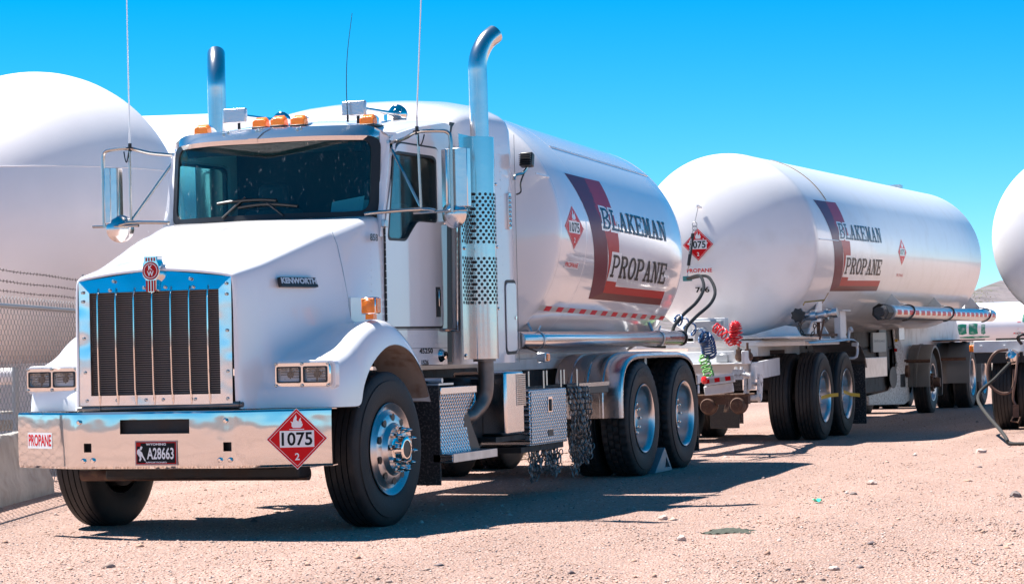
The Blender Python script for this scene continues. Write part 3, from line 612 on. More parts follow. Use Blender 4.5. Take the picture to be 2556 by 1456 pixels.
# surround, grille, bars
surm = mat('stainless_surround', (.8, .8, .83), .11, 1, bump=.8, bscale=2.8, var=.1, bdist=.014, detail=2)
sur = [(-.575, .895), (.575, .895), (.575, 1.735), (0, 1.797), (-.575, 1.735)]
G().prism(sur, lambda u, v: (u, -1.172+max(0, v-1.656)*.16, v), lambda u, v: (u, -1.186+max(0, v-1.656)*.16, v), holes=[[(-.488, .962), (-.488, 1.655), (.488, 1.655), (.488, .962)]]).obj('grille_surround', surm, T, ang=10)
gr = G(); gr.b(-.49, .49, -1.15, -1.145, .95, 1.66); gr = gr.obj('grille_screen', darkm, T)
g = G()
for i in range(46): g.b(-.488, .488, -1.162, -1.155, .972+i*.015, .9775+i*.015)
g.obj('screen_wires', mat('grille_wire', (.22, .18, .16), .6, .2), gr, stuff=True)
for x in (-.419, -.281, -.143, -.004, .135, .273, .410):
    rows_ = []
    for z, w, d in ((.898, .004, .004), (.93, .0075, .012), (1.0, .0085, .024), (1.3, .0085, .028), (1.6, .0085, .024), (1.65, .0075, .018), (1.685, .003, .004)):
        rows_.append([(x-w, -1.187, z), (x-w*.7, -1.187-d*.7, z), (x, -1.187-d, z), (x+w*.7, -1.187-d*.7, z), (x+w, -1.187, z)])
    G().loft(rows_).obj('grille_bar', chrome, T)
bolt = G().lathe([(0, .011), (.006, .011), (.009, .007), (.009, 0)], (0, 0, 0), (0, -1, 0), 8).mesh('bolt', steel)
for x, z in [(-.54, 1.66), (-.54, 1.60), (-.535, 1.35), (-.53, 1.12), (-.52, .93), (.545, 1.69), (.545, 1.62), (.545, 1.38), (.545, 1.11), (.54, .93), (-.3, 1.73), (-.33, 1.67), (-.07, 1.68), (.09, 1.68), (.28, 1.73), (.30, 1.675), (-.29, .93), (-.07, .93), (.06, .93), (.3, .93)]:
    mobj('bolt', bolt, T, (x, -1.186, z))
# emblem
g = G().prism([(-.05, 1.885), (.05, 1.885), (.048, 1.86), (.062, 1.83), (.066, 1.79), (.06, 1.755), (.04, 1.73), (.038, 1.66), (.02, 1.645), (-.02, 1.645), (-.038, 1.66), (-.04, 1.73), (-.06, 1.755), (-.066, 1.79), (-.062, 1.83), (-.048, 1.86)], lambda u, v: (u, -1.14, v), lambda u, v: (u, -1.215, v))
em = g.obj('emblem', chrome, T, bev=.004); fe = flatmap((0, -1.215, 1.79), (1, 0, 0), (0, 0, 1), (0, -1, 0))
decal('emblem_disc', [circ(0, 0, .061)], redd, fe, .0015, em); decal('emblem_ring', ring(circ(0, 0, .051), circ(0, 0, .046)), whitev, fe, .0025, em)
lettering('emblem_letter', 'K', whitev, fe, .003, em, -.016, .016, .004, .038, bold=.03); lettering('emblem_letter', 'W', whitev, fe, .003, em, -.026, .024, -.036, -.001, bold=.03)
for x in (-.03, -.0105, .0105, .03):
    decal('emblem_stripe', [rect(x-.0068, x+.0068, -.138, -.064)], redd, fe, .0015, em); decal('emblem_stripe', [rect(x-.0068, x+.0045, .064, .088)], redd, fe, .0015, em)
# headlights
for s in (-1, 1):
    cx = s*.955; O = Vector((cx, -.915, 1.075))
    def rr(w, h, r=.02, n=4): return [(sx*(w-r)+r*cos(a), sz*(h-r)+r*sin(a)) for sx, sz, a0 in ((1, 1, 0), (-1, 1, 90), (-1, -1, 180), (1, -1, 270)) for a in np.linspace(radians(a0), radians(a0+90), n)]
    holes = [[(q+u, v) for u, v in rr(.086, .053, .012)] for q in (-.097, .097)]
    hl = G().prism(rr(.205, .083, .03), lambda u, v: (cx+u, -.85, 1.075+v), lambda u, v: (cx+u*.97, -.915, 1.075+v*.95), holes=holes).obj('headlight_housing', chrome, T, bev=.004)
    G().prism(rr(.222, .098, .035), lambda u, v: (cx+u, -.80, 1.072+v), lambda u, v: (cx+u, -.868, 1.072+v)).obj('lamp_pod', white, T, bev=.012)
    for q in (-.097, .097):
        p = cx+q
        lp = G().b(p-.085, p+.085, -.872, -.868, 1.024, 1.126).obj('headlight', lensm, hl)
        G().b(p-.08, p+.08, -.903, -.90, 1.027, 1.123).obj('headlight_lens', lampglass, hl)
        g = G()
        for k in range(5): g.b(p-.07, p+.07, -.89, -.875, 1.036+k*.018, 1.040+k*.018)
        g.cyl((p, -.875, 1.075), (p, -.896, 1.075), .022, 14).b(p-.004, p+.004, -.893, -.875, 1.03, 1.12); g.obj('lamp_fins', black, hl)
        g = G().prism(rr(.088, .055, .012), lambda u, v: (p+u, -.914, 1.075+v), lambda u, v: (p+u, -.921, 1.075+v), holes=[rr(.078, .045, .01)]).obj('lamp_rim', black, hl)
    for q in (-.19, 0, .19):
        for z in (1.147, 1.003): mobj('bolt', bolt, hl, (cx+q, -.9165, z))
# pipe and cavity under the grille
G().cyl((-.60, -1.165, .872), (.64, -1.165, .888), .018, 16).cyl((-.56, -1.165, .873), (-.42, -1.165, .875), .024, 16).cyl((.40, -1.165, .885), (.62, -1.165, .888), .024, 16).obj('hinge_tube', exh, T)
G().b(-.6, .62, -1.1, -1.0, .70, .90).obj('grille_cavity', black, T)
# bumper: swept-back ends
zb0, zb1 = .475, .850
def bpath(x):
    a = abs(x)
    if a < .53: y = -1.25
    elif a < .65: t = (a-.53)/.12; y = -1.25+.024*t*t
    else: y = -1.226+(a-.65)*.46
    return y
cuts_x = [-1.19, -1.1, -1.0, -.9, -.8, -.7, -.62, -.58, -.53, -.513, -.455, -.4, -.235, .285, .4, .533, .59, .62, .7, .8, .9, 1.0, 1.1, 1.19]
cuts_z = [.475, .49, .535, .585, .645, .705, .75, .80, .82, .836, .850]
g = G()
V = []; nz = len(cuts_z)
for x in cuts_x:
    for z in cuts_z: V.append((x, bpath(x)+.0045*((z-.66)/.19)**2+(.012 if z in (.475, .850) else 0), z+0*x))
Fs = []
for i in range(len(cuts_x)-1):
    for j in range(nz-1):
        xm, zm = (cuts_x[i]+cuts_x[i+1])/2, (cuts_z[j]+cuts_z[j+1])/2
        if -.235 < xm < .285 and .705 < zm < .80: continue
        if (-.513 < xm < -.455 or .533 < xm < .59) and .585 < zm < .645: continue
        Fs.append((i*nz+j, (i+1)*nz+j, (i+1)*nz+j+1, i*nz+j+1))
g.add(V, Fs)
for z, zo in ((.475, .478), (.850, .848)):
    g.loft([[(x, bpath(x)+.0165, z) for x in cuts_x], [(x, bpath(x)+.09, zo) for x in cuts_x]])
bump = g.obj('bumper', bumpchrome, T, solid=.006, ang=28)
G().b(-.25, .30, -1.215, -1.20, .69, .81).obj('slot_mesh', darkm, bump)
G().b(-.53, -.44, -1.2, -1.18, .57, .66).obj('tow_recess', black, bump); G().b(.52, .61, -1.2, -1.18, .57, .66).obj('tow_recess', black, bump)
for x, z in ((-.517, .528), (-.445, .531), (.51, .529), (.584, .529), (-.545, .787), (.555, .787)): mobj('bolt', G().lathe([(0, .017), (.01, .017), (.016, .01), (.016, 0)], (0, 0, 0), (0, -1, 0), 6).mesh('bolt', chrome), bump, (x, -1.253, z))
placard(flatmap((.985, bpath(1.0)-.012, .655), Vector((.908, .418, 0)), (0, 0, 1), Vector((.418, -.908, 0))), T, .285, lab='red diamond placard reading 1075 and 2 on the bumper')
G().prism([(0, -.2), (.2, 0), (0, .2), (-.2, 0)], lambda u, v: Vector((.985, bpath(1.0)-.0125, .655))+Vector((.908, .418, 0))*u+Vector((0, 0, v)), lambda u, v: Vector((.985, bpath(1.0)-.009, .655))+Vector((.908, .418, 0))*u+Vector((0, 0, v))).obj('placard_backing', alu, T)
fp = flatmap((-.95, bpath(-.95)-.004, .662), Vector((.908, -.418, 0)), (0, 0, 1), Vector((-.418, -.908, 0)))
st = decal('name_sticker', [rect(-.145, .145, -.054, .054)], whitev, fp, .001, T, label='white sticker reading PROPANE in red'); lettering('sticker_lettering', 'PROPANE', redp, fp, .002, st, -.135, .135, -.038, .042, bold=.02)
# licence plate
fl = flatmap((.037, -1.2515, .578), (1, 0, 0), (0, 0, 1), (0, -1, 0))
lp = decal('licence_plate', [rect(-.158, .158, -.082, .082)], mat('plate_frame', (.42, .3, .3), .3, .6), fl, .006, T, label='black Wyoming plate A28663 with bucking horse')
decal('plate_field', [rect(-.15, .15, -.074, .074)], blackv, fl, .007, lp); decal('plate_border', ring(rect(-.147, .147, -.071, .071), rect(-.143, .143, -.067, .067)), redp, fl, .008, lp)
lettering('plate_state', 'WYOMING', whitev, fl, .008, lp, -.075, .075, .05, .066, bold=.03); lettering('plate_number', 'A28663', whitev, fl, .008, lp, -.068, .132, -.042, .036, bold=.02)
lettering('plate_class', 'APPORTIONED', whitev, fl, .008, lp, -.08, .08, -.068, -.057, bold=.02); decal('plate_sticker', [rect(-.147, -.115, .045, .071)], redd, fl, .0085, lp)
decal('horse_and_rider', [[(-.14, .02), (-.125, .03), (-.118, .015), (-.105, .005), (-.095, -.02), (-.082, -.04), (-.078, -.055), (-.088, -.05), (-.1, -.03), (-.112, -.02), (-.11, -.04), (-.12, -.055), (-.128, -.05), (-.122, -.03), (-.135, -.012), (-.148, .0)], [(-.118, .018), (-.108, .022), (-.1, .04), (-.112, .046), (-.12, .036)]], whitev, fl, .008, lp)
# hood side badge and lettering
silverp = mat('satin_silver', (.62, .62, .64), .35, .25)
fb = flatmap((.735, -.52, 1.70), Vector((.19, .98, 0)), (-.2, 0, .98), Vector((.98, -.19, .2)))
bd = G().prism([(-.205, -.035), (.215, -.035), (.215, -.018), (-.205, -.018)], lambda u, v: fb(u, v, .0), lambda u, v: fb(u, v, .03)).obj('name_badge', black, T)
G().prism([(-.205, -.018), (-.20, .032), (.21, .032), (.215, -.018)], lambda u, v: fb(u, v, .0), lambda u, v: fb(u, v, .026)).obj('badge_plate', black, bd)
lettering('badge_lettering', 'KENWORTH', silverp, fb, .0275, bd, -.198, .208, -.014, .028, bold=.05)
# turn signal on fender
tsg = G().b(1.05, 1.165, -.14, -.06, 1.475, 1.595).obj('turn_signal', chrome, T, bev=.012); G().b(1.058, 1.157, -.152, -.138, 1.483, 1.587).obj('lens', amber, tsg, bev=.006); G().b(1.163, 1.172, -.135, -.065, 1.485, 1.585).obj('side_lens', amber, tsg, bev=.003)
G().lathe([(0, .04), (.004, .036), (.004, .03), (.006, .026), (.006, 0)], (1.1075, -.152, 1.535), (0, -1, 0), 24).b(1.08, 1.14, -.13, -.07, 1.44, 1.478).obj('bezel', amber, tsg)

# ---- cab ----
CX = .90
def side(poly, x0, x1, holes=(), s=1): return G().prism(poly, lambda u, v: (s*x0, u, v), lambda u, v: (s*x1, u, v), holes=holes)
def rnd(P, r=.05, n=4):
    out = []; N = len(P)
    for i in range(N):
        a, b, c = Vector(P[i-1]), Vector(P[i]), Vector(P[(i+1) % N]); u = (a-b).normalized(); w = (c-b).normalized(); q = min(r, (a-b).length*.45, (c-b).length*.45)
        p0 = b+u*q; p1 = b+w*q
        for k in range(n+1): t = k/n; out.append(tuple(p0*(1-t)**2+b*2*t*(1-t)+p1*t*t))
    return out
WIN = rnd([(.69, 2.03), (1.04, 2.035), (1.13, 2.10), (1.27, 2.19), (1.66, 2.195), (1.665, 2.68), (1.60, 2.70), (.90, 2.69), (.83, 2.66)], .05)
grow = lambda P, k: [(sum(p[0] for p in P)/len(P)+(u-sum(p[0] for p in P)/len(P))*k, sum(p[1] for p in P)/len(P)+(v-sum(p[1] for p in P)/len(P))*k) for u, v in P]
DOOR = rnd([(.645, 1.395), (1.755, 1.40), (1.76, 2.70), (1.70, 2.765), (.95, 2.755), (.87, 2.70), (.655, 2.15)], .06)
CABS = [(.03, 1.42), (.45, 1.40), (.62, 1.15), (.66, 1.11), (1.84, 1.105), (1.92, 2.5), (2.02, 2.97), (1.9, 2.985), (1.3, 2.90), (.88, 2.815), (.80, 2.78), (.645, 2.20), (.62, 1.60), (.03, 1.60)]
for s in (-1, 1):
    side([p for p in CABS], CX-.03, CX, holes=[grow(WIN, 1.06)], s=s).obj('cab_side', white, T)
    d = side(DOOR, CX+.0005, CX+.012, holes=[WIN], s=s).obj('door', white, T, bev=.004)
    side(rnd([(.63, 1.38), (1.772, 1.383), (1.777, 2.71), (1.712, 2.78), (.94, 2.77), (.858, 2.71), (.638, 2.155)], .06), CX+.0003, CX+.0024, holes=[DOOR], s=s).obj('door_seal', gasket, T)
    side(grow(WIN, 1.02), CX-.02, CX-.014, s=s).obj('window_glass', sideglass, d)
    side(grow(WIN, 1.015), CX-.018, CX+.013, holes=[grow(WIN, .955)], s=s).obj('window_seal', gasket, d)
    if s: G().b(s*(CX+.011), s*(CX+.016), 1.60, 1.69, 1.47, 1.70).obj('handle_recess', black, d, bev=.003); G().b(s*(CX+.018), s*(CX+.03), 1.63, 1.665, 1.55, 1.68).b(s*(CX+.012), s*(CX+.03), 1.63, 1.665, 1.665, 1.68).obj('handle', chrome, d, bev=.004)
    g = G()
    for k in range(14): g.cyl((s*(CX+.012), .632+.0, 1.44+k*.052), (s*(CX+.012), .632, 1.485+k*.052), .009, 6)
    g.obj('door_hinge', black, T)
    g = G()
    for (y0, y1, z) in ((.7, 1.7, 1.27), (.75, 1.7, 1.335), (.75, 1.75, 1.16)):
        for k in range(16): g.lathe([(0, .006), (.0022, .004), (.003, 0)], (s*CX, y0+(y1-y0)*k/15, z), (s, 0, 0), 5)
    for k in range(14): g.lathe([(0, .006), (.0022, .004), (.003, 0)], (s*CX, .40, 1.5+k*.05), (s, 0, 0), 5)
    g.obj('rivets', white, T, stuff=True)
    G().b(s*CX, s*(CX+.003), .62, 1.84, 1.372, 1.377).b(s*CX, s*(CX+.002), .66, 1.84, 1.232, 1.235).obj('panel_joint', gasket, T)
    lm = G().lathe([(0, .052), (.012, .05), (.03, .035), (.05, .03), (.055, .0)], (s*CX, 1.70, 1.175), (s, -.2, 0), 20).obj('cab_lamp', chrome, T)
    # cowl side gap
    G().tube([(s*.893, .026, 1.46), (s*.885, .026, 1.58), (s*.845, .026, 1.8), (s*.808, .026, 1.97), (s*.768, .026, 2.07)], .0022, 5).obj('hood_gap', alud, T)
    g = G(); g.tube([(s*.97, 1.90, 1.36), (s*.99, 1.895, 2.2)], .016, 10).tube([(s*.89, 1.82, 1.37), (s*.97, 1.90, 1.37)], .014, 8).tube([(s*.89, 1.84, 2.2), (s*.99, 1.895, 2.2)], .014, 8); g.obj('grab_handle', chrome, T)
    # accordion gasket between cab and sleeper
    G().loft([[(s*.895, y, z) for y, z in ((1.84, 1.12), (1.90, 2.3), (1.97, 2.8), (2.02, 3.0))], [(s*.90, y+.09, z) for y, z in ((1.84, 1.12), (1.90, 2.3), (1.97, 2.8), (2.02, 3.0))]]).obj('cab_gasket', gasket, T, solid=.01)
fs = flatmap((CX+.0015, 1.41, 1.205), (0, 1, 0), (0, 0, 1), (1, 0, 0))
lettering('weight_lettering', '45250', blackv, fs, .001, T, -.14, .13, -.012, .028, bold=.03); lettering('weight_lettering', '1526', blackv, fs, .001, T, -.10, .04, -.10, -.06, bold=.03)
lettering('unit_number', '858', blackv, flatmap((CX+.0005, .46, 2.035), (0, 1, 0), (0, 0, 1), (1, 0, 0)), .002, T, -.07, .07, -.022, .03, bold=.02)
# cowl top between hood and windshield
def section(y, zc, xs, zs, zu, xm, zm):
    H = [(CX if y > 0 else .85, y, 1.55), (xm, y, zm), (xs+.042, y, zu), (xs, y, zs), (xs-.06, y, zs+.012), (xs*.5, y, zc-(zc-zs)*.3), (0, y, zc)]
    return [(-a, b, c) for a, b, c in H]+H[:-1][::-1]
G().loft([section(-.04, 2.095, .74, 2.04, 1.92, .83, 1.68), section(.028, 2.128, .767, 2.073, 1.96, .878, 1.70), section(.15, 2.15, .785, 2.10, 1.99, .884, 1.73), section(.3, 2.185, .81, 2.14, 2.03, .888, 1.77), section(.42, 2.205, .828, 2.17, 2.07, .89, 1.8), section(.56, 2.215, .84, 2.195, 2.10, .894, 1.85), section(.66, 2.215, .845, 2.20, 2.12, .897, 1.9)]).obj('cowl', white, T, sub=1, ang=180)
# windshield, curved
def wsp(x, z):
    t = (z-2.235)/(2.79-2.235); q = abs(x)/.83
    return (x, .45+.13*t+.235*q**3.2-.02*q*t*3, z)
def wedge(x): return 2.215+.018*(abs(x)/.83)**2, 2.80-.012*(abs(x)/.83)**2
def corner(u, v, m=.0):
    x = (-.83-m)+(1.66+2*m)*u; z0, z1 = wedge(x); return x, z0-m+(z1-z0+2*m)*v
g = G().grid(lambda u, v: wsp(*corner(u, v)), 36, 8); wsg = g.obj('windshield', glass, T, ang=180)
OUT = rnd([(-.845, 2.20), (.845, 2.20), (.845, 2.80), (-.845, 2.80)], .09, 6); INN = rnd([(-.79, 2.238), (.79, 2.238), (.79, 2.775), (-.79, 2.775)], .09, 6)
def dens(P): 
    o = []
    for i in range(len(P)):
        a, b = P[i], P[(i+1) % len(P)]; k = max(1, int(max(abs(a[0]-b[0]), abs(a[1]-b[1]))/.08))
        o += [(a[0]+(b[0]-a[0])*j/k, a[1]+(b[1]-a[1])*j/k) for j in range(k)]
    return o
n_ = len(OUT); A_ = []; B_ = []
for i in range(n_):
    a, b, c, d = OUT[i], OUT[(i+1) % n_], INN[i], INN[(i+1) % n_]; k = max(1, int(max(abs(a[0]-b[0]), abs(a[1]-b[1]))/.08))
    for j in range(k): t = j/k; A_.append((a[0]+(b[0]-a[0])*t, a[1]+(b[1]-a[1])*t)); B_.append((c[0]+(d[0]-c[0])*t, c[1]+(d[1]-c[1])*t))
off = lambda p, o: (lambda q: (q[0], q[1]-o, q[2]))(wsp(*p))
g = G(); N_ = len(A_); g.add([off(p, .008) for p in A_]+[off(p, .008) for p in B_], [(i, (i+1) % N_, N_+(i+1) % N_, N_+i) for i in range(N_)])
g.obj('windshield_gasket', gasket, wsg, solid=.016)
G().b(-.03, .03, .7, .9, 2.72, 2.77).b(.64, .70, .73, .8, 2.70, 2.76).obj('dash_camera', black, wsg)
# A pillars
for s in (-1, 1):
    rowsp = []
    for z, yd in ((2.05, .60), (2.2, .645), (2.45, .75), (2.7, .86), (2.83, .90)):
        w = wsp(.842, min(max(z, 2.2), 2.8)); rowsp.append([(s*.835, w[1]-.004, z), (s*.87, (w[1]+yd)/2-.03, z), (s*(CX-.004), yd-.015, z), (s*(CX-.001), yd+.02, z)])
    G().loft(rowsp).obj('pillar', white, T, solid=.01, ang=60)
    g = G(); [g.lathe([(0, .007), (.003, .004), (.003, 0)], (s*.885, .66+.235*(z-2.25)/.5, z), (s*.8, -.6, 0), 6) for z in np.linspace(2.25, 2.68, 8)]; g.obj('rivets', chrome, T, stuff=True)
# roof
def roofrow(y, zc, ze, xe=CX, f=0):
    return [(-xe, y, ze-.06), (-xe+.01, y, ze), (-xe+.07, y, ze+.045), (-xe*.55, y, zc-.018), (0, y, zc), (xe*.55, y, zc-.018), (xe-.07, y, ze+.045), (xe-.01, y, ze), (xe, y, ze-.06)]
rr_ = []
for y, zc, ze in ((.60, 2.83, 2.79), (.68, 2.885, 2.80), (.80, 2.925, 2.815), (1.0, 2.965, 2.84), (1.4, 3.02, 2.905), (1.85, 3.06, 2.975), (1.98, 3.05, 2.985), (2.02, 3.02, 2.96)):
    row = roofrow(y, zc, ze); rr_.append([(x, y+(.26*(abs(x)/CX)**3 if y < .7 else .1*(abs(x)/CX)**3 if y < .9 else 0), z) for x, _, z in row])
G().loft(rr_).obj('cab_roof', white, T, sub=2, ang=180)
# interior
seatm = mat('grey_seat_cloth', (.07, .07, .08), .9)
g = G(); g.b(-.86, .86, 1.80, 1.84, 1.1, 2.95).b(-.86, .86, .5, 1.82, 1.12, 1.18); cabin = g.obj('cab_interior', interior, T)
G().loft([[(x, .50+.2*(abs(x)/.8)**3, 2.215) for x in np.linspace(-.8, .8, 13)], [(x, .85, 2.235) for x in np.linspace(-.8, .8, 13)], [(x, .95, 2.05) for x in np.linspace(-.8, .8, 13)]]).obj('dashboard', mat('teal_grey_dash', (.10, .11, .11), .8), cabin, solid=.01)
for s in (-1, 1):
    G().b(s*.45-.25, s*.45+.25, 1.15, 1.6, 1.5, 1.65).b(s*.45-.24, s*.45+.24, 1.55, 1.68, 1.6, 2.35).b(s*.45-.13, s*.45+.13, 1.58, 1.66, 2.35, 2.55).obj('seat', seatm, cabin, bev=.05)
G().tube([(.45+.22*cos(a), .98+.10*sin(a), 2.12+.18*sin(a)) for a in np.linspace(0, 2*pi, 25)[:-1]], .016, 8, closed=True).obj('steering_wheel', black, cabin)
G().loft([[(x, .66+.16*(abs(x)/.8)**3, 2.79) for x in np.linspace(-.8, .8, 9)], [(x, .72+.16*(abs(x)/.8)**3, 2.70+.03*abs(x)) for x in np.linspace(-.8, .8, 9)]]).obj('sun_visor', interior, cabin, solid=.012)
G().add([(.50, .60, 2.24), (.73, .66, 2.25), (.73, .70, 2.36), (.50, .63, 2.32)], [(0, 1, 2, 3)]).add([(.70, .68, 2.25), (.80, .74, 2.255), (.80, .77, 2.33), (.70, .70, 2.33)], [(0, 1, 2, 3)]).obj('paper_sheet', paper, cabin)
# wipers
for P, B in (((( -.30, .43, 2.225), (-.13, .47, 2.375)), ((-.36, .475, 2.335), (-.2, .462, 2.35), (.0, .462, 2.352), (.13, .462, 2.34))), (((.20, .43, 2.225), (.06, .447, 2.325)), ((-.18, .455, 2.30), (-.02, .45, 2.315), (.15, .45, 2.31), (.30, .46, 2.292)))):
    g = G().tube(P, .009, 6); wp = g.obj('wiper_arm', black, T); G().tube(B, .011, 6, smooth=3).obj('wiper_blade', black, wp)
# visor
def vis(x, t):
    q = abs(x)/.89; y0 = .40+.44*q**2.6; z0 = 2.772+.012*q; y1 = .66+.12*q**3; z1 = 2.895-.015*q
    if q > .8: k = (q-.8)/.2; z1 = z1-.075*k*k
    pts = [(y0, z0-.014), (y0-.006, z0+.018), (y0+(y1-y0)*.35, z0+(z1-z0)*.55), (y1, z1)]; return (x, *pts[t])
vr = [[vis(x, t) for t in range(4)] for x in np.linspace(-.89, .89, 41)]
vo = G().loft(vr).obj('sun_shade', alu, T, solid=.004, ang=25)
G().loft([[ (lambda p: (p[0], p[1]-.006, p[2]+.004))(vis(x, t)) for t in range(4)] for x in (-.055, -.02, .02)]).obj('joint_strap', alu, vo, solid=.003)
for x, t in ((-.065, .9), (-.04, .9), (-.06, .6), (-.035, .6), (.28, .85), (.27, .6), (-.32, .85), (-.34, .6)):
    a, b = vis(x, 2), vis(x, 3); mobj('bolt', bolt, vo, (x, a[1]+(b[1]-a[1])*(t-.3)-.004, a[2]+(b[2]-a[2])*(t-.3)+.006))
# five roof marker lights
def marker(x, y, z):
    R_ = []
    for t, w, h in ((.03, .058, .07), (.10, .052, .068), (.2, .028, .038), (.27, .006, .006)):
        R_.append([(x-w, y+t, z-.02), (x-w, y+t, z+h*.7), (x-w*.6, y+t, z+h), (x+w*.6, y+t, z+h), (x+w, y+t, z+h*.7), (x+w, y+t, z-.02)])
    b = G().loft(R_, cap=True).obj('marker_light', chrome, T, ang=30)
    G().loft([[(x-.061, y+.055, z), (x-.061, y+.04, z+.048), (x-.04, y+.035, z+.074), (x+.04, y+.035, z+.074), (x+.061, y+.04, z+.048), (x+.061, y+.055, z)],
        [(x-.056, y-.018, z-.004), (x-.056, y-.018, z+.034), (x-.04, y-.01, z+.052), (x+.04, y-.01, z+.052), (x+.056, y-.018, z+.034), (x+.056, y-.018, z-.004)]], cap=True).obj('lens', amber, b, bev=.005)
    G().b(x-.06, x+.06, y-.02, y+.24, z-.02, z-.002).obj('base', black, b, bev=.004)
for x, y, z in ((-.68, .86, 2.905), (-.158, .80, 2.925), (-.002, .79, 2.928), (.158, .80, 2.925), (.695, .86, 2.905)): marker(x, y, z)
# air horns
hornm = mat('weathered_chrome', (.62, .6, .62), .28, .85, bump=.1, bscale=60)
for x in (-.437, .553):
    hb = G().b(x-.098, x+.098, .93, .965, 2.975, 3.09).obj('air_horn', hornm, T, bev=.012, seg=3)
    s = .0
    G().lathe([(0, .016), (.45, .018), (.58, .024), (.64, .045), (.655, .075), (.66, .078), (.66, .06)], (x+.06, .97, 3.03), (.0, 1, .02), 28).cyl((x+.06, 1.4, 2.97), (x+.06, 1.4, 3.03), .015, 8).obj('trumpet', chrome, hb)
    G().lathe([(0, .055), (.01, .076), (.03, .076), (.04, .05)], (x+.06, 1.63, 3.04), (0, 1, 0), 28).obj('bell', alud, hb); G().cyl((x+.03, .95, 2.92), (x+.03, .95, 2.98), .013, 8).obj('stud', black, hb)
# mirrors
for s in (-1, 1):
    zt = 2.745; g = G()
    g.tube([(s*.875, .82, 2.745), (s*1.05, .72, 2.765), (s*1.18, .645, 2.80), (s*1.34, .655, 2.80), (s*1.41, .67, 2.785), (s*1.43, .672, 2.72), (s*1.43, .672, 2.5), (s*1.43, .672, 2.21)], .0135, 8, smooth=4)
    g.tube([(s*1.185, .648, 2.79), (s*1.188, .655, 2.5), (s*1.192, .663, 2.25)], .010, 8)
    g.tube([(s*.885, .83, 2.73), (s*1.185, .665, 2.26)], .011, 8)
    g.tube([(s*.80, .53, 2.215), (s*.90, .56, 2.225), (s*1.19, .665, 2.24), (s*1.3, .668, 2.225)], .0135, 8, smooth=3)
    g.tube([(s*1.13, .665, 2.215), (s*1.54, .69, 2.222)], .0105, 8)
    mb = g.obj('mirror_bracket', steel, T)
    G().prism([(.80, 2.70), (.88, 2.72), (.88, 2.78), (.80, 2.77)], lambda u, v: (s*(CX-.03), u, v), lambda u, v: (s*(CX-.02), u, v)).b(s*.86, s*.9, .79, .85, 2.70, 2.77).b(s*.90, s*.93, .60, .66, 2.12, 2.17).obj('mounting_foot', alud, mb, bev=.004)
    yaw_ = s*radians(-14 if s > 0 else -62) if s > 0 else radians(52)
    M_ = Matrix.Rotation(yaw_, 3, 'Z'); c = Vector((s*1.435, .735, 2.46)) if s > 0 else Vector((-1.375, .72, 2.455))
    hw = .115 if s > 0 else .10
    hw = .115 if s > 0 else .075
    secp = [(-hw, .03), (-hw, -.01), (-hw*.5, -.035), (-hw*.46, -.03), (0, -.045), (hw*.55, -.04), (hw, -.012), (hw, .03)]
    G().loft([[c+M_ @ Vector((x, y, z)) for x, y in secp] for z in (-.212, .212)], cap=True).obj('mirror_head', alu, mb, bev=.004)
    G().box(c+M_ @ Vector((0, .032, 0)), (2*hw-.012, .004, .41), M_).obj('mirror_glass', chrome, mb)
    cs = Vector((s*1.425, .72, 2.20)) if s > 0 else Vector((-1.32, .72, 2.20)); ax_ = M_ @ Vector((0, -1, 0)) if s > 0 else Matrix.Rotation(radians(30), 3, 'Z') @ Vector((0, -1, 0))
    G().lathe([(-.01, .104), (0, .106), (.012, .095), (.03, .06), (.036, 0)], cs, ax_, 36).obj('spot_mirror', alu, mb)
    G().lathe([(-.012, .0), (-.012, .10)], cs, ax_, 36).obj('spot_glass', chrome, mb)
    G().cyl((s*1.18, .645, 2.78), (s*1.18, .645, 2.84), .014, 8).cyl((s*1.18, .645, 2.80), (s*1.18, .645, 2.81), .03, 12).obj('antenna_mount', black, mb)
    tip = (1.27, .66, 4.4) if s > 0 else (-1.19, .66, 4.4)
    g = G().tube([(s*1.18, .645, 2.84), (s*1.18, .645, 2.92)], .009, 8).tube([(s*1.18, .645, 2.9), (s*1.181+(tip[0]-s*1.18)*.4, .65, 3.5), tip], lambda t: .0065-.003*t, 6, smooth=4); g.obj('cb_antenna', mat('white_fibreglass', (.75, .73, .72), .5) if s > 0 else MATS['white_fibreglass'] if 'white_fibreglass' in MATS else whitev, mb)
    g = G().tube([(s*1.19, .645, 2.78), (s*1.2, .63, 2.70), (s*1.22, .64, 2.72), (s*1.235, .65, 2.78)], .005, 5, smooth=4); g.obj('antenna_cable', black, mb)
G().tube([(.52, .9, 2.93), (.52, .9, 2.98)], .009, 8).tube([(.52, .9, 2.96), (.515, .9, 3.2), (.53, .9, 3.45), (.575, .9, 3.74)], lambda t: .004-.002*t, 5, smooth=4).obj('whip_antenna', black, T)

# ---- sleeper ----
sy0, sy1, SX = 1.97, 3.30, .95
def srow(y, zc, ze, inset=0):
    x = SX-inset; R_ = [(-x, y, 1.10), (-x, y, 2.0), (-x, y, ze-.12), (-x+.03, y, ze-.03), (-x+.13, y, ze+.05), (-x*.5, y, zc-.012), (0, y, zc)]
    return R_+[(-a, b, c) for a, b, c in R_[:-1]][::-1]
G().loft([srow(2.0, 3.05, 2.93, .06), srow(2.02, 3.12, 2.99, .02), srow(2.08, 3.18, 3.03), srow(2.3, 3.235, 3.09), srow(2.7, 3.28, 3.12), srow(3.15, 3.315, 3.14), srow(3.26, 3.31, 3.135), srow(3.31, 3.285, 3.11, .02), srow(3.33, 3.24, 3.06, .07)], cap=True).obj('sleeper', white, T, sub=1, ang=60)
hx = SX
G().b(.95, .952, 3.355-.03, 3.36-.03, 1.1, 3.0).obj('panel_joint', gasket, T)
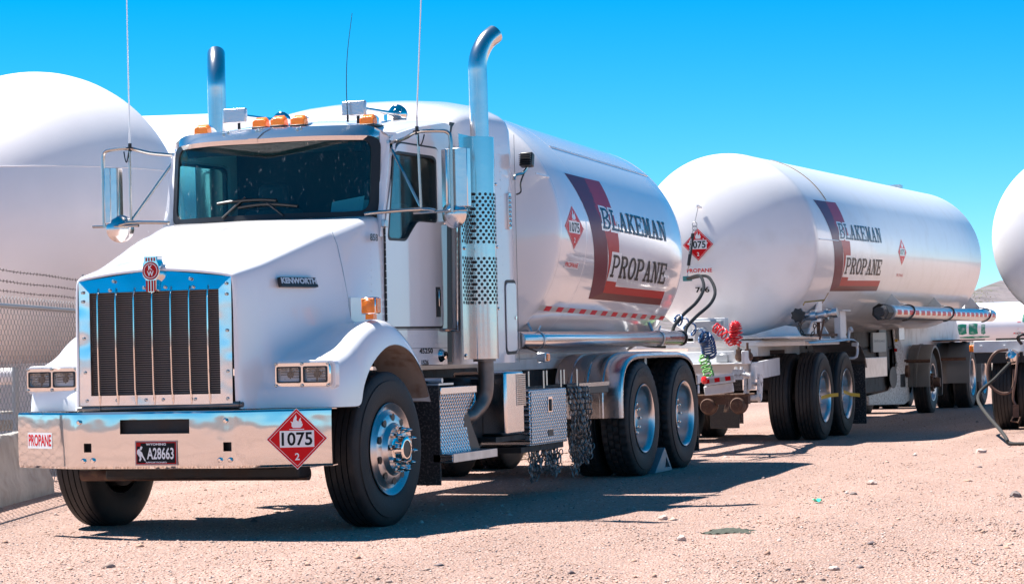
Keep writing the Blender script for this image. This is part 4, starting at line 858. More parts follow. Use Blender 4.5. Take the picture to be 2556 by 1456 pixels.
for s in (-1, 1):
    HP = rnd([(3.03, 1.19), (3.27, 1.195), (3.27, 1.76), (3.03, 1.755)], .05)
    hh_ = side(HP, SX, SX+.012, s=s).obj('storage_door', white, T, bev=.005); side(grow(HP, 1.09), SX-.001, SX+.004, holes=[HP], s=s).obj('door_seal', gasket, hh_); G().cyl((s*(SX+.01), 3.235, 1.47), (s*(SX+.02), 3.235, 1.47), .014, 12).obj('lock', chrome, hh_)
    lv = side(rnd([(3.115, 2.20), (3.175, 2.20), (3.175, 2.50), (3.115, 2.50)], .02), SX, SX+.02, s=s).obj('vent_louver', alu, T, bev=.006)
    for k in range(7): G().lathe([(0, .016), (.008, .014), (.01, .0)], (s*(SX+.02), 3.145, 2.235+k*.038), (s, 0, .4), 12).obj('louver_slot', alu, lv)
    g = G()
    for y in (2.98, 3.31): [g.lathe([(0, .006), (.003, .003), (.003, 0)], (s*SX, y, 1.2+k*.07), (s, 0, 0), 5) for k in range(25)]
    g.obj('rivets', white, T, stuff=True)
    SWn = rnd([(2.1, 2.15), (2.55, 2.15), (2.55, 2.72), (2.1, 2.72)], .05)
    sw_ = side(SWn, SX, SX+.004, s=s).obj('sleeper_window', mat('teal_glass_pane', (.0, .16, .17), .05, coat=1) if s == 1 else MATS.get('teal_glass_pane'), T); side(grow(SWn, 1.06), SX, SX+.01, holes=[SWn], s=s).obj('window_trim', alu, sw_)
# work lamp on the rear corner
wl = G().box((1.03, 3.42, 2.79), (.11, .07, .12), Matrix.Rotation(radians(-15), 3, 'X')).obj('work_lamp', black, T, bev=.01)
g = G()
for k in range(6): g.box((1.03, 3.37, 2.745+k*.017), (.10, .03, .006))
g.obj('cooling_fins', black, wl); G().tube([(1.03, 3.43, 2.73), (1.0, 3.40, 2.68), (.955, 3.33, 2.66), (.95, 3.31, 2.62)], .014, 6, smooth=2).obj('lamp_bracket', steel, wl)
G().tube([(1.02, 3.42, 2.72), (.99, 3.36, 2.6), (1.0, 3.33, 2.52), (.96, 3.33, 2.5)], .007, 5, smooth=4).obj('lamp_cable', black, wl)

# ---- exhausts ----
shieldm = mat('mirror_stainless', (.6, .54, .53), .12, 1, bump=.06, bscale=3)
for s in (-1, 1):
    cy = 2.02; cx_ = s*1.14
    g = G(); g.tube([(cx_, cy, 2.80), (cx_, cy, 3.3), (cx_, cy, 3.44), (cx_+s*.015, cy+.03, 3.54), (cx_+s*.045, cy+.09, 3.63), (cx_+s*.085, cy+.17, 3.69)], .074, 28, smooth=5)
    stk = G(); 
    
    ex = g.obj('exhaust_stack', alu, T, ang=50); G().lathe([(0, .066), (.003, 0)], (cx_+s*.0855, cy+.1715, 3.6915), (s*.35, .80, .53), 24).obj('pipe_mouth', black, ex)
    # heat shield: outer half cylinder running into a flat wing
    def shp(u, z, o=0):
        if u < .42: t = u/.42; return (s*(1.13+.03*0+o), 1.60+(cy-.13-1.60)*t+.0, z)
        a = radians(-90+180*(u-.42)/.58); return (s*(1.13+(.115+o)*cos(a)), cy+(.15+o)*sin(a), z)
    us = [0, .2, .4, .42]+list(np.linspace(.46, 1, 14))
    hs_ = G().loft([[shp(u, z) for u in us] for z in (1.14, 1.8, 2.4, 2.865)]).obj('heat_shield', shieldm, T, solid=.004, ang=25)
    if s > 0:
        g = G()
        for (z0, z1) in ((2.045, 2.45), (1.575, 1.96)):
            nr = int((z1-z0)/.0285)
            for i in range(nr):
                L = .42+.15*1.57+.21; 
                for j in range(13):
                    q = .03+(j+(.5 if i % 2 else 0))*.05; z = z0+i*.0285
                    if q > .64: continue
                    # arc length to u
                    fl_ = cy-.13-1.60
                    if q < fl_: c = Vector((1.1325, 1.60+q, z)); nrm = Vector((1, 0, 0))
                    else: a = -90+(q-fl_)/.135*57.3; a = radians(a); c = Vector((1.13+.1185*cos(a), cy+.1535*sin(a), z)); nrm = Vector((cos(a)*1.15, sin(a), 0)).normalized()
                    g.lathe([(0, .0125), (.0008, .0125), (.0009, 0)], c+nrm*.0005, nrm, 8)
        g.obj('perforations', black, hs_, stuff=True)
        for y, z in ((1.66, 1.99), (2.10, 2.01), (2.10, 2.50), (2.10, 1.53), (1.64, 1.17)): G().lathe([(0, .013), (.008, .012), (.012, 0)], (1.235 if y > 2 else 1.133, y, z), (1, 0, 0), 8).obj('bolt', chrome, hs_)
    G().tube([(cx_, cy+.02, 1.2), (cx_, cy+.02, .95), (cx_-s*.02, cy, .82), (cx_-s*.06, cy-.1, .73), (cx_-s*.12, cy-.25, .68), (cx_-s*.5, cy-.4, .66)], .062, 20, smooth=4).obj('exhaust_elbow', exh, T)
    G().cyl((cx_, cy, 1.12), (cx_, cy, 2.86), .09, 24).obj('muffler', exh, T)
# ---- driver-side equipment behind the front wheel ----
G().b(.62, 1.16, 1.00, 1.015, .22, .95).obj('mud_flap', rubberd, T)
g = G().loft([[(1.13, 1.03, .935), (1.15, 1.03, .92), (1.16, 1.03, .90)]+[(1.16-.03*sin(pi*k/8), 1.03, .90-.45*k/8) for k in range(1, 9)], [(1.13, 1.76, .935), (1.15, 1.76, .92), (1.16, 1.77, .90)]+[(1.16-.03*sin(pi*k/8), 1.77-.15*min(1, k/3), .90-.45*k/8) for k in range(1, 9)]])
bx_ = g.obj('step_panel', dplate, T, solid=.006); G().b(.70, 1.07, 1.04, 1.62, .45, .92).obj('battery_box', darkm, T)
G().b(1.13, 1.165, 1.03, 1.77, .885, .94).obj('panel_lip', alu, bx_, bev=.004); G().tube([(1.165, 1.71, .88), (1.17, 1.7, .82), (1.15, 1.64, .76)], .008, 6, smooth=3).obj('latch', chrome, bx_)
G().b(1.10, 1.26, 1.0, 1.92, .385, .45).obj('cab_step', dplate, T, bev=.006); G().b(1.262, 1.266, 1.0, 1.92, .387, .448).obj('step_edge', alud, T)
G().prism([(1.0, .44), (1.86, .44), (1.55, .86), (1.5, .44)], lambda u, v: (1.08, u, v), lambda u, v: (1.09, u, v)).obj('step_bracket', black, T)
G().prism([(1.55, .42), (1.92, .42), (1.58, .80)], lambda u, v: (1.12, u, v), lambda u, v: (1.135, u, v)).obj('step_bracket', black, T)
G().b(.3, 1.0, 1.9, 2.35, .45, 1.0).obj('air_tank', darkm, T, bev=.05)
G().b(1.04, 1.16, 1.0, 1.3, .955, .97).tube([(.9, 1.1, .99), (1.15, 1.1, .99)], .02, 8).obj('deck_brace', alud, T)
# generator cabinet with grille
cb = G().b(.75, 1.20, 2.32, 2.74, .53, 1.035).obj('equipment_cabinet', alu, T, bev=.02, seg=3)
side(rnd([(2.56, .76), (2.76, .76), (2.76, 1.01), (2.56, 1.01)], .01), 1.195, 1.201).obj('vent_backing', black, cb)
g = G()
for k in range(9): g.b(1.201, 1.206, 2.565+k*.023, 2.571+k*.023, .755, 1.01)
for k in range(16): g.b(1.2015, 1.2065, 2.555, 2.765, .757+k*.0165, .762+k*.0165)
g.obj('vent_grille', alu, cb, stuff=True)
g = G()
for k in range(10): g.b(.98+k*.022, .985+k*.022, 2.312, 2.317, .75, 1.0)
G().b(.96, 1.10, 2.1, 2.3, .93, .985).obj('air_dryer', black, T, bev=.01)
# tool box
tb = G().b(.72, 1.20, 2.87, 3.79, .42, .875).obj('tool_box', dplate, T, bev=.008)
G().b(1.201, 1.207, 2.89, 3.77, .435, .86).obj('tool_box_door', dplate, tb, bev=.003)
G().b(1.207, 1.212, 3.29, 3.40, .68, .81).obj('latch_recess', chrome, tb, bev=.003); G().b(1.212, 1.222, 3.325, 3.365, .69, .79).obj('latch', black, tb, bev=.004)
G().b(1.207, 1.211, 3.29, 3.41, .485, .535).obj('maker_plate', black, tb)
G().b(.68, 1.16, 2.75, 3.80, .37, .415).b(.7, 1.15, 2.2, 2.9, .48, .52).obj('box_support', darkm, T)
pr_ = G().b(1.09, 1.11, 3.0, 4.35, .88, .90).obj('chain_rack', darkm, T)
for k, y in enumerate((3.13, 3.33, 3.58, 3.77, 4.03, 4.20)): G().cyl((1.10+(.06 if k % 2 else 0), y, .88), (1.10+(.06 if k % 2 else 0), y, 1.025), .009, 8).obj('rack_pin', steel, pr_)
G().b(1.0, 1.14, 4.0, 5.15, .80, .90).b(1.12, 1.2, 4.3, 4.5, .75, .79).obj('fender_bracket', black, T, bev=.006); G().b(1.142, 1.148, 4.3, 5.15, .865, .9).obj('bracket_edge', alu, T)

# snow chains: real interlocking links
chainm = mat('worn_chain_steel', (.2, .2, .2), .4, .85)
def link(g, c, d, up, L=.052, w=.034, r=.0052):
    d = Vector(d).normalized(); s = d.cross(Vector(up)).normalized(); P = []
    for k in range(8): a = 2*pi*k/8; P.append(Vector(c)+d*(L*.5*cos(a)*1.05)+s*(w*.5*sin(a)))
    g.tube(P, r, 4, closed=True)
def chain(g, P, r=.0052):
    P = [Vector(p) for p in P]; Q = []
    for i in range(len(P)-1):
        a, b, c, d = P[max(i-1, 0)], P[i], P[i+1], P[min(i+2, len(P)-1)]
        for k in range(12): t = k/12; Q.append(.5*((2*b)+(c-a)*t+(2*a-5*b+4*c-d)*t*t+(3*b-a-3*c+d)*t**3))
    acc = 0; k = 0
    for i in range(len(Q)-1):
        acc += (Q[i+1]-Q[i]).length
        if acc > .042:
            acc = 0; link(g, Q[i], Q[i+1]-Q[i]+Vector((1e-4, 0, 0)), (1, .2, .1) if k % 2 else (.1, 1, .3), r=r); k += 1
g = G(); R_ = random.Random(3)
for k in range(26):
    y = 4.02+.0145*k+R_.uniform(-.02, .02); x = 1.14+R_.uniform(-.04, .07); zb = R_.uniform(.2, .5) if k not in (6, 17) else .12
    chain(g, [(x, y-.02, .88), (x+.03, y, .7), (x+R_.uniform(-.03, .05), y+R_.uniform(-.06, .06), .5), (x, y+R_.uniform(-.05, .08), zb), (x+.02, y+R_.uniform(-.03, .1), zb+.12)])
o = g.obj('tyre_chain', chainm, None); tag(drop_to_base(o), 'thick bundle of steel tyre chains hanging in a long tail right of the tool box', 'tyre chain')
g = G()
for k in range(15):
    y = 3.12+.05*k+R_.uniform(-.03, .03); x = 1.08+R_.uniform(-.05, .05)
    chain(g, [(x, y, .42), (x+.02, y+.02, .33), (x+R_.uniform(-.03, .05), y+R_.uniform(-.05, .1), .2), (x, y+.12, R_.uniform(.12, .26)), (x, y+.18, .36)])
chain(g, [(1.1, 3.16, .42), (1.1, 3.17, .15)])
tag(drop_to_base(g.obj('tyre_chain', chainm, None)), 'loops of steel chain drooping beneath the diamond plate tool box', 'tyre chain')

# ---- tandem rear fender ----
def fsec(y, z, w0=.58, w1=1.20):
    return w0, w1
FP = [(5.335, .56), (5.335, .75), (5.36, .90), (5.44, 1.02), (5.58, 1.10), (5.8, 1.14), (6.2, 1.148), (7.0, 1.148), (7.35, 1.14), (7.6, 1.10), (7.76, 1.03), (7.86, .93), (7.90, .82)]
def smoothp(P, n=4):
    Q = []; P = [Vector((*p, 0)) for p in P]
    for i in range(len(P)-1):
        a, b, c, d = P[max(i-1, 0)], P[i], P[i+1], P[min(i+2, len(P)-1)]
        for k in range(n): t = k/n; q = .5*((2*b)+(c-a)*t+(2*a-5*b+4*c-d)*t*t+(3*b-a-3*c+d)*t**3); Q.append((q.x, q.y))
    return Q+[(P[-1].x, P[-1].y)]
FQ = smoothp(FP)
def fender_rows(Q, xs_, s=1, lip=.03):
    rows = []
    for i, (y, z) in enumerate(Q):
        a = Q[max(i-1, 0)]; b = Q[min(i+1, len(Q)-1)]; n = Vector((0, -(b[1]-a[1]), b[0]-a[0])).normalized()
        rows.append([(s*x, y+n.y*h, z+n.z*h) for x, h in xs_])
    return rows
feM = mat('brushed_fender', (.6, .56, .55), .24, 1, bump=.08, bscale=12, var=.15)
ribs = [(.56, 0), (.68, 0), (.69, .008), (.71, .008), (.72, 0), (.84, 0), (.85, .008), (.87, .008), (.88, 0), (.99, 0), (1.0, .008), (1.02, .008), (1.03, 0), (1.17, 0), (1.195, -.008), (1.205, -.03), (1.203, -.05)]
for s in (-1, 1): G().loft(fender_rows(FQ, ribs, s)).obj('rear_fender', feM, T, solid=.004, ang=30)
G().b(.6, 1.19, 7.93, 7.945, .14, .90).obj('mud_flap', rubberd, T); G().b(-1.19, -.6, 7.93, 7.945, .14, .95).obj('mud_flap', rubberd, T)
G().cyl((1.0, 6.7, .9), (1.0, 6.7, 1.12), .03, 8).b(.97, 1.03, 6.65, 6.72, .6, 1.1).obj('fender_post', alud, T)
rubl = mat('raised_rubber_letter', (.045, .045, .048), .6)
for yw_, word in ((6.0, 'XDA5'), (7.37, '726 EL')):
    def ann(u, v, h, yw_=yw_): a = radians(90)-u/.43; r = .425+v; return Vector((1.2215+h, yw_-r*cos(a)*-1, .535+r*sin(a)))
    w_ = [c for c in kids(T) if c.name.startswith('wheel') and (c.location-Vector((1.22, yw_, .535))).length < .05][0]
    q = lettering('raised_lettering', word, rubl, ann, .001, None, -.16, .16, -.025, .025, step=.03); q.data.transform(Matrix.Translation((-1.22, -yw_, -.535))); q.parent = w_
# hose tubes along both sides
def hosetube(x, y0, y1, z, r, parent, m, straps, dy=0):
    t = G().lathe([(0, 0), (0, r-.01), (.002, r), (y1-y0-.05, r), (y1-y0, r-.025), (y1-y0, .0)], (x, y0, z), (0, 1, 0), 40).obj('hose_tube', m, parent, ang=40)
    for y in straps:
        G().lathe([(0, r+.001), (0, r+.006), (.035, r+.006), (.035, r+.001)], (x, y, z), (0, 1, 0), 40).tube([(x-.05, y+.02, z+r), (x-.09, y+.02, z+r+.09)], .015, 6).tube([(x+.02, y+.01, z+r+.01), (x+.03, y+.03, z+r+.05)], .010, 6).obj('strap', alud, t)
    return t
ht = hosetube(.93, 3.35, 8.25, 1.282, .074, T, alu, (3.82, 7.42)); G().lathe([(0, .079), (.05, .079), (.06, .05), (.06, 0)], (.93, 8.23, 1.282), (0, 1, 0), 30).obj('end_cap', darkm, ht)
def tubemap(x, z, r, y0): return lambda u, v, h: Vector((x+(r+h)*cos(v/r), y0+u, z+(r+h)*sin(v/r)))
lettering('town_lettering', 'MOORCROFT, WY', blackv, tubemap(.93, 1.282, .0745, 7.90), .0006, ht, -.24, .24, -.012, .022, step=.01, bold=.01)
mk = G().b(1.11, 1.19, 3.32, 3.42, 1.095, 1.175).obj('side_marker', alud, T, bev=.008); G().b(1.19, 1.20, 3.335, 3.405, 1.105, 1.165).obj('lens', amber, mk, bev=.004); G().tube([(.97, 3.47, 1.22), (1.12, 3.4, 1.17)], .008, 5).obj('marker_bracket', black, mk)
# ---- truck tank ----
def tank_frame(x0, yr, zc, yw, pt):
    a = Vector((sin(yw), cos(yw), sin(pt))).normalized(); e = a.cross(Vector((0, 0, 1))).normalized(); u = e.cross(a); return Vector((x0, yr, zc)), a, e, u
def on_tank(fr, r, yr):
    c, a, e, u = fr
    def f(s, th, h): t = radians(th); return c+a*(s-yr)+(e*cos(t)+u*sin(t))*(r+h)
    return f
def on_arc(fr, r, yr, th0, s0, k=1):
    f = on_tank(fr, r, yr); return lambda a, b, h: f(s0+a*k, th0+b/r*57.2958, h)
f1 = tank_frame(.006, 5.5, 2.188, -.0325, -.0162); r1 = 1.1146; YR1 = 5.5; t1 = on_tank(f1, r1, YR1)
def shell(fr, yr, r, s0, s1, d0, d1, m, parent, name='tank_shell', seams=(), n=128):
    P = [(s0-yr-d0*cos(radians(x)), r*sin(radians(x))+1e-4) for x in np.linspace(0, 84, 22)]
    for s in np.linspace(s0, s1, 10): P.append((s-yr, r))
    P += [(s1-yr+d1*sin(radians(x)), r*cos(radians(x))+1e-4) for x in np.linspace(6, 90, 22)]
    o = G().lathe(P, fr[0], fr[1], n).obj(name, m, parent, ang=60)
    for s in seams: G().lathe([(-.012, r+.0001), (-.006, r+.0011), (.006, r+.0011), (.012, r+.0001)], fr[0]+fr[1]*(s-yr), fr[1], n).obj('weld_seam', m, o, ang=180)
    return o
tk = shell(f1, YR1, r1, 3.78, 7.98, .36, .50, tankw, T, 'tank', seams=(3.80, 4.57, 7.98))
def lineon(f, s0, s1, th, m, parent, h=.002, w=.008): 
    G().tube([f(s, th, h) for s in np.linspace(s0, s1, 12)], w, 5).obj('weld_line', m, parent)
lineon(t1, 4.6, 7.95, 46, tankw, tk); lineon(t1, 3.4, 3.78, 24, tankw, tk)
# catwalk pipe on top, sub-frame under the tank
G().b(-.5, .5, 3.6, 8.1, 1.02, 1.12).b(-.45, -.35, 3.7, 8.0, 1.0, 1.35).b(.35, .45, 3.7, 8.0, 1.0, 1.35).obj('tank_cradle', chassisw, T, bev=.01)
def big_L(f, parent, S_, names=True):
    """the two-tone L and the lettering; S_ maps measured position along the tank"""
    def quadstrip(name, A_, B_, m, h, n=24):
        # A_,B_: (s,theta) polylines of equal length, resampled
        def rs(P, t):
            k = t*(len(P)-1); i = min(int(k), len(P)-2); q = k-i; return (P[i][0]*(1-q)+P[i+1][0]*q, P[i][1]*(1-q)+P[i+1][1]*q)
        g = G(); rows = []
        for j in range(n+1):
            a, b = rs(A_, j/n), rs(B_, j/n); rows.append([f(S_(a[0]+(b[0]-a[0])*i/3), a[1]+(b[1]-a[1])*i/3, h) for i in range(4)])
        return g.loft(rows).obj(name, m, parent, ang=180)
    lo = quadstrip('letter_outer_band', [(4.37, 28.8), (4.66, 8), (4.83, -9), (5.06, -29.4)], [(4.97, 29.0), (5.0, 13.4), (5.2, -.5), (5.42, -25.6)], maroon, .0015)
    quadstrip('letter_outer_band', [(5.42, -25.6), (7.56, -25.3)], [(5.06, -29.4), (7.575, -28.9)], maroonb, .0015, 4)
    quadstrip('letter_outer_band', [(4.37+.0, 28.8), (4.37, 28.8)], [(4.38, 28.8), (4.38, 28.8)], maroon, .001, 1) if 0 else None
    quadstrip('letter_inner_band', [(4.97, 29.0), (4.95, 14.6), (5.06, 9)], [(5.485, 29.4), (5.515, 15.5), (5.54, 9)], crimson, .0015, 12)
    quadstrip('letter_inner_band', [(5.06, 9), (5.2, -.5), (5.30, -8), (5.42, -25.6)], [(5.54, 9), (5.60, 1.4), (5.63, -5.6), (5.737, -21.9)], redd, .0015, 14)
    quadstrip('letter_inner_band', [(5.42, -25.6), (7.56, -25.3)], [(5.737, -21.9), (7.541, -21.3)], redd, .0014, 4)
    return lo
maroonb = mat('brick_red_vinyl', (.13, .008, .01), .3, spec=.15)
big_L(t1, tk, lambda s: s)
def deg2map(f, S_, r): return lambda a, b, h: f(S_(a), b/r*57.2958, h)
def words(f, S_, r, parent):
    mp = deg2map(f, S_, r); d = r/57.2958
    slab_word('outline_lettering', 'BL', whitev, mp, .0028, parent, 5.08, 5.66, 4.6*d, 14.3*d, grow=.022, gap=.1)
    slab_word('company_lettering', 'BLAKEMAN', navy, mp, .0045, parent, 5.10, 7.42, 4.4*d, 14.5*d, gap=.1)
    decal('outline_lettering', [rect(5.39, 5.72, -19.6*d, -5.6*d)], whitev, mp, .0024, parent, .04)
    slab_word('product_lettering', 'PROPANE', blackv, mp, .0045, parent, 5.44, 7.44, -17.6*d, -6.9*d, gap=.1)
words(t1, lambda s: s, r1, tk)
placard(on_arc(f1, r1, YR1, 2.2, 4.19, 1.5), tk, .273, .03, lab='red diamond placard reading 1075 and 2 at the front of the truck tank')
ms = on_arc(f1, r1, YR1, -14.7, 4.20); s_ = decal('name_sticker', [rect(-.21, .21, -.03, .03)], whitev, ms, .0015, tk, .03, label='white sticker reading PROPANE'); lettering('sticker_lettering', 'PROPANE', redp, ms, .0028, s_, -.19, .19, -.02, .022, step=.03, bold=.02)
tp = on_arc(f1, r1, YR1, -36.2, 0)
tape = decal('reflective_tape', [rect(3.80, 8.02, -.025, .025)], silver, tp, .0014, tk, .03)
for k in range(12): decal('tape_block', [rect(3.97+k*.352, 4.14+k*.352, -.0245, .0245)], redp if k else redp, tp, .0026, tape, .03)
# hitch beam and lamps at the rear of the truck
hb_ = G().b(-1.0, 1.0, 8.62, 8.72, .80, .89).b(-1.0, 1.0, 8.64, 8.70, .70, .79).obj('rear_bumper', chassisw, T, bev=.006)
G().b(-.45, .45, 8.0, 9.0, .75, .95).obj('hitch_frame', chassisw, T)

# ================= THE TRAILER =================
trl = thing('tank_trailer', 'white propane tank trailer numbered 766 coupled behind the front truck', 'tank trailer', (.1, 13.7, 0)); Q = trl
f2 = tank_frame(.103, 16, 2.447, .0121, .0122); r2 = 1.173; YR2 = 16; t2 = on_tank(f2, r2, YR2)
tk2 = shell(f2, YR2, r2, 13.42, 25.2, .62, .62, tankw2, Q, 'tank', seams=(13.42, 14.51, 18.77, 22.03, 25.2))
S2 = lambda s: 13.807+(s-4.372)*1.12
big_L(t2, tk2, S2); words(t2, S2, r2, tk2)
placard(on_arc(f2, r2, YR2, -.6, 18.55, 1.6), tk2, .273, .03, lab='red diamond placard reading 1075 and 2 on the trailer side')
ms = on_arc(f2, r2, YR2, -17, 18.56); s_ = decal('name_sticker', [rect(-.24, .24, -.028, .028)], whitev, ms, .0015, tk2, .03, label='small white sticker reading PROPANE'); lettering('sticker_lettering', 'PROPANE', redp, ms, .0028, s_, -.22, .22, -.02, .022, step=.03)
lineon(t2, 13.45, 14.5, 3, tankw2, tk2)
G().tube([t2(14.55, th, .004) for th in np.linspace(-60, -30.5, 14)], .007, 5).tube([t2(14.55, th, .004) for th in np.linspace(30, 75, 20)], .007, 5).obj('yellowed_seam', mat('yellowed_sealant', (.45, .33, .2), .7), tk2)
# map onto the front head
def headmap(cx, cz):
    def f(a, b, h):
        x = cx+a; z = cz+b; q = ((x-.07)**2+(z-2.415)**2)/r2**2; d = .62*sqrt(max(.02, 1-q)); p = Vector((x, 13.42-.02-d, z)); n = Vector(((x-.07)*.5, -d*2.2, (z-2.415)*.5)).normalized(); return p+n*(h+.002)
    return f
placard(headmap(-.12, 2.435), tk2, .285, .05, lab='red diamond placard on the front head of the trailer tank')
hm = headmap(-.115, 2.12); s_ = decal('name_sticker', [rect(-.175, .175, -.034, .034)], whitev, hm, .002, tk2, .05, label='white sticker reading PROPANE'); lettering('sticker_lettering', 'PROPANE', redp, hm, .0035, s_, -.165, .165, -.024, .024, step=.05, bold=.02)
lettering('unit_number', '766', blackv, headmap(-.095, 1.885), .002, tk2, -.09, .09, -.035, .035, step=.05, bold=.03)
# hanger lug with spring and hose clamp
lug = headmap(-.10, 2.88)(0, 0, 0)
G().prism([(-.03, 0), (.03, 0), (.012, .1), (-.012, .1)], lambda u, v: lug+Vector((u, -v, v*.2)), lambda u, v: lug+Vector((u, -v, v*.2+.02))).obj('hanger_lug', tankw2, tk2)
g = G().tube([lug+Vector((0, -.08, 0)), lug+Vector((-.03, -.12, -.16))], .005, 5)
for k in range(3): g.tube([lug+Vector((-.035+.03*cos(a), -.12, -.20-k*.045+.032*sin(a))) for a in np.linspace(0, 2*pi, 13)[:-1]], .005, 5, closed=True)
hk = g.obj('snap_ring', galv, Q)
G().cyl(lug+Vector((-.055, -.14, -.31)), lug+Vector((-.115, -.16, -.70)), .021, 14).obj('spring_strut', black, hk); G().cyl(lug+Vector((-.115, -.16, -.70)), lug+Vector((-.122, -.16, -.76)), .010, 8).tube([lug+Vector((-.122, -.16, -.76)), lug+Vector((-.13, -.17, -.84))], .004, 5).obj('rod_end', steel, hk)
lettering('strut_lettering', 'TRACER', whitev, flatmap(lug+Vector((-.083, -.176, -.47)), (.15, 0, .97), (-.97, 0, .15), (0, -1, 0)), .003, hk, -.1, .1, -.012, .012)
clampp = lug+Vector((-.13, -.17, -.86)); G().box(clampp, (.10, .07, .06)).obj('hose_clamp', mat('teal_clamp', (.05, .25, .25), .5), hk)
# trailer underbody
G().b(-.35, .55, 13.0, 15.2, 1.05, 1.30).obj('sub_frame', chassisw, Q, bev=.01); G().b(-.35, .38, 15.2, 26.2, 1.05, 1.30).obj('sub_frame', darkm, Q)
g = G().prism([(-.9, 1.25), (1.1, 1.25), (1.02, 1.40), (.9, 1.42), (.45, 1.31), (-.25, 1.31), (-.7, 1.42), (-.82, 1.42)], lambda u, v: (u, 13.0, v), lambda u, v: (u, 13.05, v)); g.obj('bolster_plate', chassisw, Q)
g = G().prism([(-.9, 1.25), (1.1, 1.25), (1.02, 1.40), (.9, 1.42), (.45, 1.31), (-.25, 1.31), (-.7, 1.42), (-.82, 1.42)], lambda u, v: (u, 14.6, v), lambda u, v: (u, 14.65, v)); g.obj('bolster_plate', chassisw, Q)
G().b(-1.0, 1.15, 12.95, 14.9, 1.17, 1.25).obj('turntable_plate', chassisw, Q, bev=.01)
G().b(1.06, 1.14, 15.02, 15.35, 1.24, 1.60).b(1.0, 1.2, 14.9, 15.4, 1.60, 1.615).obj('saddle_leg', chassisw, Q, bev=.004); G().b(.98, 1.03, 15.6, 15.9, 1.24, 1.55).obj('saddle_leg', alud, Q)
jb = G().b(-.13, .22, 12.55, 12.72, 1.25, 1.50).obj('junction_box', grey, Q, bev=.012); G().b(-.16, .25, 12.6, 12.75, 1.22, 1.53).obj('mounting_panel', chassisw, jb, bev=.006); G().lathe([(0, .06), (.02, .05), (.03, 0)], (-.02, 12.55, 1.36), (0, -1, 0), 20).cyl((.13, 12.55, 1.42), (.13, 12.5, 1.42), .03, 12).obj('socket', alud, jb)
# valve with handwheel and chain
vv = G().cyl((.95, 13.35, 1.50), (1.42, 13.3, 1.56), .045, 18).cyl((1.15, 13.3, 1.53), (1.22, 13.3, 1.54), .068, 18).cyl((1.32, 13.3, 1.545), (1.36, 13.3, 1.55), .07, 18).cyl((1.42, 13.3, 1.56), (1.48, 13.3, 1.565), .06, 18).obj('valve', alud, Q)
P_ = [Vector((1.02, 13.16, 1.54))+Vector((cos(a), 0, sin(a)))*(.095 if k % 2 else .075) for k, a in enumerate(np.linspace(0, 2*pi, 17)[:-1])]
G().loft([P_+[P_[0]], [p+Vector((0, .05, 0)) for p in P_+[P_[0]]]], cap=False).add(P_+[Vector((1.02, 13.15, 1.54))], [(i, (i+1) % 16, 16) for i in range(16)]).obj('handwheel', black, vv)
G().tube([(1.08, 13.2, 1.66), (1.1, 13.2, 1.70), (1.34, 13.25, 1.72)], .009, 6).obj('lever', mat('yellow_brass', (.45, .3, .08), .4, .8), vv)
g = G(); chain(g, [(1.03, 13.2, 1.46), (1.05, 13.2, 1.34), (1.12, 13.2, 1.26), (1.2, 13.2, 1.33), (1.22, 13.2, 1.45)], .007); g.obj('valve_chain', barb, vv); G().box((1.3, 13.22, 1.36), (.02, .02, .26), Matrix.Rotation(.25, 3, 'Y')).obj('handle', rustm, vv)
side([(13.7, 1.30), (14.4, 1.30), (14.55, 1.82), (14.5, 1.84), (14.0, 1.50)], 1.00, 1.02).obj('valve_guard', tankw2, Q)
# dolly: frame, drawbar, axles, wheels, fender
dw = wheel('rib', parent=Q, loc=(1.235, 13.62, .535), strap=2); copy_tree(dw, Q, (1.235, 14.92, .535)).rotation_euler = (radians(-8), 0, 0)
for y in (13.62, 14.92): mirror_wheel(dw, Q, (-1.05, y, .535)); G().cyl((-.8, y, .535), (1.0, y, .535), .065).obj('axle', darkm, Q)
G().b(-.35, .55, 12.6, 16.0, .78, .98).obj('dolly_frame', chassisw, Q, bev=.008); G().b(.3, .42, 9.5, 13.0, .78, .98).b(-.22, -.10, 9.5, 13.0, .78, .98).obj('drawbar', chassisw, Q)
G().lathe([(0, .55), (.06, .55), (.06, 0)], (.1, 13.9, 1.06), (0, 0, 1), 40).b(-.3, .5, 13.2, 14.6, .95, 1.06).obj('turntable', rustm, Q)
DF = smoothp([(12.9, 1.22), (13.3, 1.225), (14.5, 1.235), (15.3, 1.25), (15.7, 1.22), (16.0, 1.12), (16.2, 1.0), (16.3, .86)])
G().loft(fender_rows(DF, [(.55, 0), (1.15, 0), (1.20, -.01), (1.215, -.03)])).obj('dolly_fender', alud, Q, solid=.006)
G().loft([[(1.215, 11.9, 1.262), (1.215, 12.95, 1.262), (1.215, 13.6, 1.257)], [(1.15, 11.88, 1.275), (1.15, 12.95, 1.275), (1.15, 13.6, 1.27)], [(.62, 11.9, 1.275), (.62, 12.95, 1.275), (.62, 13.6, 1.27)], [(.60, 11.9, 1.25), (.6, 12.95, 1.25), (.6, 13.6, 1.24)]]).obj('fender_shelf', alud, Q, solid=.02)
G().b(.62, 1.2, 16.22, 16.235, .10, .90).obj('mud_flap', rubberd, Q); G().b(-1.1, -.5, 16.22, 16.235, .12, .90).obj('mud_flap', rubberd, Q)
g = G(); g.b(1.08, 1.10, 13.2, 15.6, 1.28, 1.31).b(1.08, 1.12, 13.9, 13.94, 1.2, 1.45).b(1.05, 1.15, 13.85, 14.1, 1.45, 1.46); g.obj('fender_rail', rustm, Q)
G().tube([(1.18, 15.7, 1.16), (1.2, 15.75, 1.12), (1.19, 15.72, 1.0), (1.1, 15.7, .98)], .018, 8, smooth=3).b(1.14, 1.22, 15.68, 15.76, 1.14, 1.19).obj('tow_hook', chassisw, Q)
